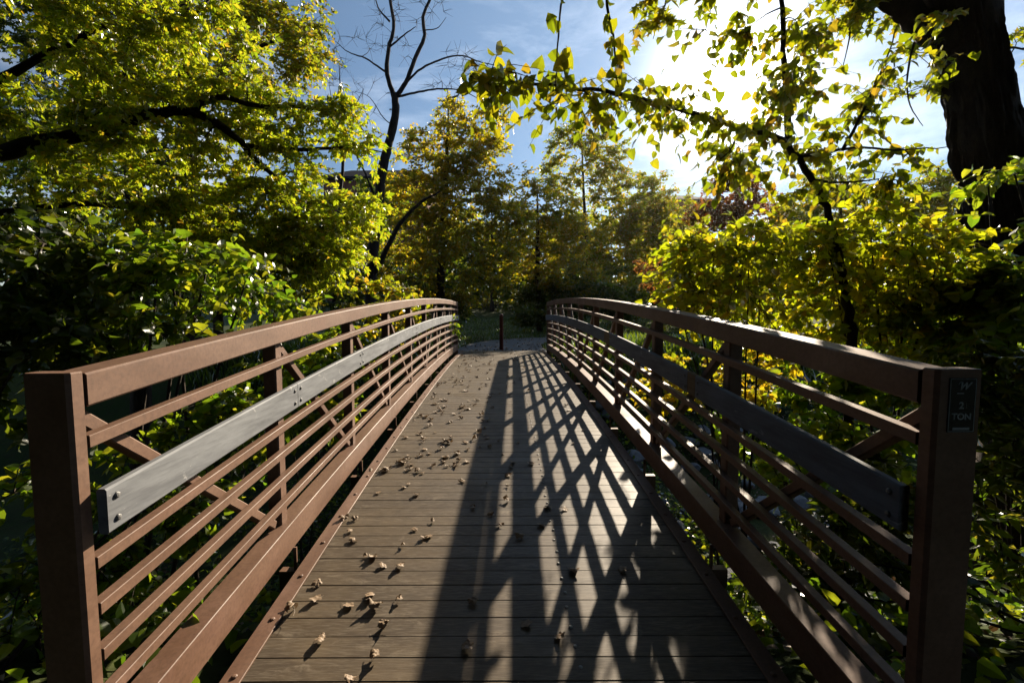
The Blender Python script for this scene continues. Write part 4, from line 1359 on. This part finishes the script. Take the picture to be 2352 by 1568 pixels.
def dry_leaf_mesh(seed):
    """a lobed leaf that dried into an irregular curl"""
    rr = np.random.RandomState(seed)
    mb = MB()
    na, nr = 40, 6
    k, k2 = rr.uniform(1.6, 4.2) * rr.choice([-1, -1, 1]), rr.uniform(-1.5, 2.2)
    ax = rr.uniform(0, math.pi)
    off = Vector((seed * 3.1, seed * 1.7, 0))
    V = [(0, 0, 0)]
    for i in range(1, nr + 1):
        for j in range(na):
            t = 2 * math.pi * j / na
            lob = 0.38 + 0.065 * math.cos(5 * (t - math.pi / 2)) + 0.025 * math.cos(15 * t + seed) + 0.05 * math.sin(t)
            r = lob * i / nr
            V.append((r * math.cos(t), r * math.sin(t), 0))
    out = []
    for x, y, z in V:
        u, w = x * math.cos(ax) + y * math.sin(ax), -x * math.sin(ax) + y * math.cos(ax)
        rad = math.hypot(x, y)
        kk = k * (1 + 0.8 * mnoise.noise(Vector((w * 3, 0, 0)) + off))
        U, Z = math.sin(u * kk) / kk, (1 - math.cos(u * kk)) / kk
        Wv = math.sin(w * k2) / k2 if abs(k2) > 0.05 else w
        Z += (1 - math.cos(w * k2)) / k2 if abs(k2) > 0.05 else 0
        Z += 0.10 * mnoise.noise(Vector((x * 5, y * 5, 0)) + off) + 0.22 * rad * mnoise.noise(Vector((x * 2.5, y * 2.5, 4)) + off)
        out.append((U + 0.05 * mnoise.noise(Vector((x * 4, y * 4, 9)) + off), Wv, Z))
    V = np.array(out)
    V[:, 2] -= V[:, 2].min() + 0.01
    f = [(0, 1 + j, 1 + (j + 1) % na) for j in range(na)]
    f += [(1 + i * na + j, 1 + (i + 1) * na + j, 1 + (i + 1) * na + (j + 1) % na, 1 + i * na + (j + 1) % na) for i in range(nr - 1) for j in range(na)]
    mb.add(V, f)
    p0 = V[1 + 2 * na + int(na * 0.75)]
    st = bez([tuple(p0), (p0[0] * 1.3, p0[1] - 0.25, 0.10), (p0[0] + rr.uniform(-.3, .3), p0[1] - 0.6, 0.03)], 6)
    mb.tube(st, np.linspace(0.014, 0.009, 6), 4)
    o = mb.build('fallen_leaf', L_DRY)
    me = o.data
    bpy.data.objects.remove(o)
    return me


dry = [dry_leaf_mesh(i) for i in range(14)]


def deck_at(px, py):
    d = (P(px, py, 1) - CAM)
    t = 1.0
    for _ in range(30):
        y = CAM.y + d.y * t
        t = (rise(max(0, min(LEN, y))) + 0.002 - CAM.z) / d.z
    q = CAM + d * t
    return q


near = [(735, 1470, 'wide pale curled leaf, nearest but two along the left edge strip'), (862, 1508, 'pointed tan leaf standing on edge in front of the lit boards'), (882, 1436, 'plump pale curled leaf with long dark shadow on left boards'),
        (726, 1374, 'yellowish crumpled leaf with long stem near left edge strip'), (858, 1393, 'rounded pale leaf on the left sunny boards'), (672, 1402, 'small brown upright leaf closest to the left edge strip'),
        (1285, 1460, 'pale cupped leaf in a diamond of light between bar shadows'), (1074, 1484, 'dark leaf lying in the wide handrail shadow'), (805, 1562, 'pale leaf cut by the bottom of the photo'),
        (1085, 1380, 'grey crumpled leaf inside the handrail shadow'), (728, 1338, 'tan upright leaf beside the second edge bolt'), (850, 1368, 'tan folded leaf just behind a rounded pale one'),
        (800, 1388, 'tiny pale curled leaf left of the rounded pale leaf'), (917, 1376, 'brown folded leaf standing alone on sunny boards'), (1430, 1308, 'pale twisted leaf on the right between crossing shadows'),
        (1320, 1310, 'flat tan leaf right of the screw line'), (1210, 1430, 'grey triangular leaf in the rub rail shadow')]
rr = random.Random(12)
G = 'dry leaves fallen on the bridge deck'


def put_leaf(q, label, s):
    o = bpy.data.objects.new('fallen_leaf', rr.choice(dry))
    C.objects.link(o)
    o.location = (q.x, q.y, rise(q.y) + 0.001)
    o.scale = (s, s, s * rr.uniform(0.25, 0.95))
    o.rotation_euler = (rr.uniform(-.35, .35), rr.uniform(-.35, .35), rr.uniform(0, 6.28))
    tag(o, label, 'leaf', G)


for px, py, lab in near:
    put_leaf(deck_at(px, py), lab, 0.078 * rr.uniform(0.75, 1.2))
mid = [(842, 1275), (858, 1278), (878, 1297), (920, 1300), (808, 1240), (800, 1218), (790, 1190), (812, 1190), (925, 1252), (970, 1235), (985, 1230), (955, 1215), (995, 1195),
       (870, 1130), (930, 1118), (938, 1110), (955, 1135), (850, 1080), (880, 1078), (975, 1085), (1020, 1060), (970, 1045), (985, 1040), (940, 1045), (1060, 1105), (1160, 1148), (1165, 1115), (1170, 1090),
       (1120, 1112), (1085, 1165), (1260, 1165), (1298, 1168), (1245, 1205), (1190, 1232), (1145, 1205), (1125, 1180), (1110, 1000), (1105, 995), (965, 995), (990, 960), (970, 955), (1020, 945), (1015, 935), (1040, 950)]
for px, py in mid:
    put_leaf(deck_at(px + rr.uniform(-4, 4), py), 'dry tan leaf curled on the sunny middle boards of the deck', 0.068 * rr.uniform(0.6, 1.2))
for _ in range(230):
    y = 2.4 + 8.2 * rr.random() ** 1.3
    x = rr.uniform(-1.02, 1.02)
    if x > -0.1 and rr.random() < 0.6:
        x = -1.0 + 1.1 * rr.random() ** 1.4
    lab = 'small dry leaf among many scattered over the far deck' if y > 4.5 else 'dry tan leaf curled on the sunny middle boards of the deck'
    put_leaf(Vector((x, y, 0)), lab, 0.078 * rr.uniform(0.5, 1.25))

# ------------------------------------------------------------------ added volume that stands in for veiling glare of the sun
GLARE_D = 0.00010
hm, ht, ho = material('glare_haze')
pv = N(ht, 'ShaderNodeVolumePrincipled')
pv.inputs['Color'].default_value = (1.0, 0.95, 0.86, 1)
pv.inputs['Density'].default_value = GLARE_D
pv.inputs['Anisotropy'].default_value = 0.82
ht.links.new(pv.outputs[0], ho.inputs['Volume'])
mb = MB()
mb.box(-70, 70, -45, 95, -4.5, 34)
tag(mb.build('glare_haze', hm), kind='stuff')
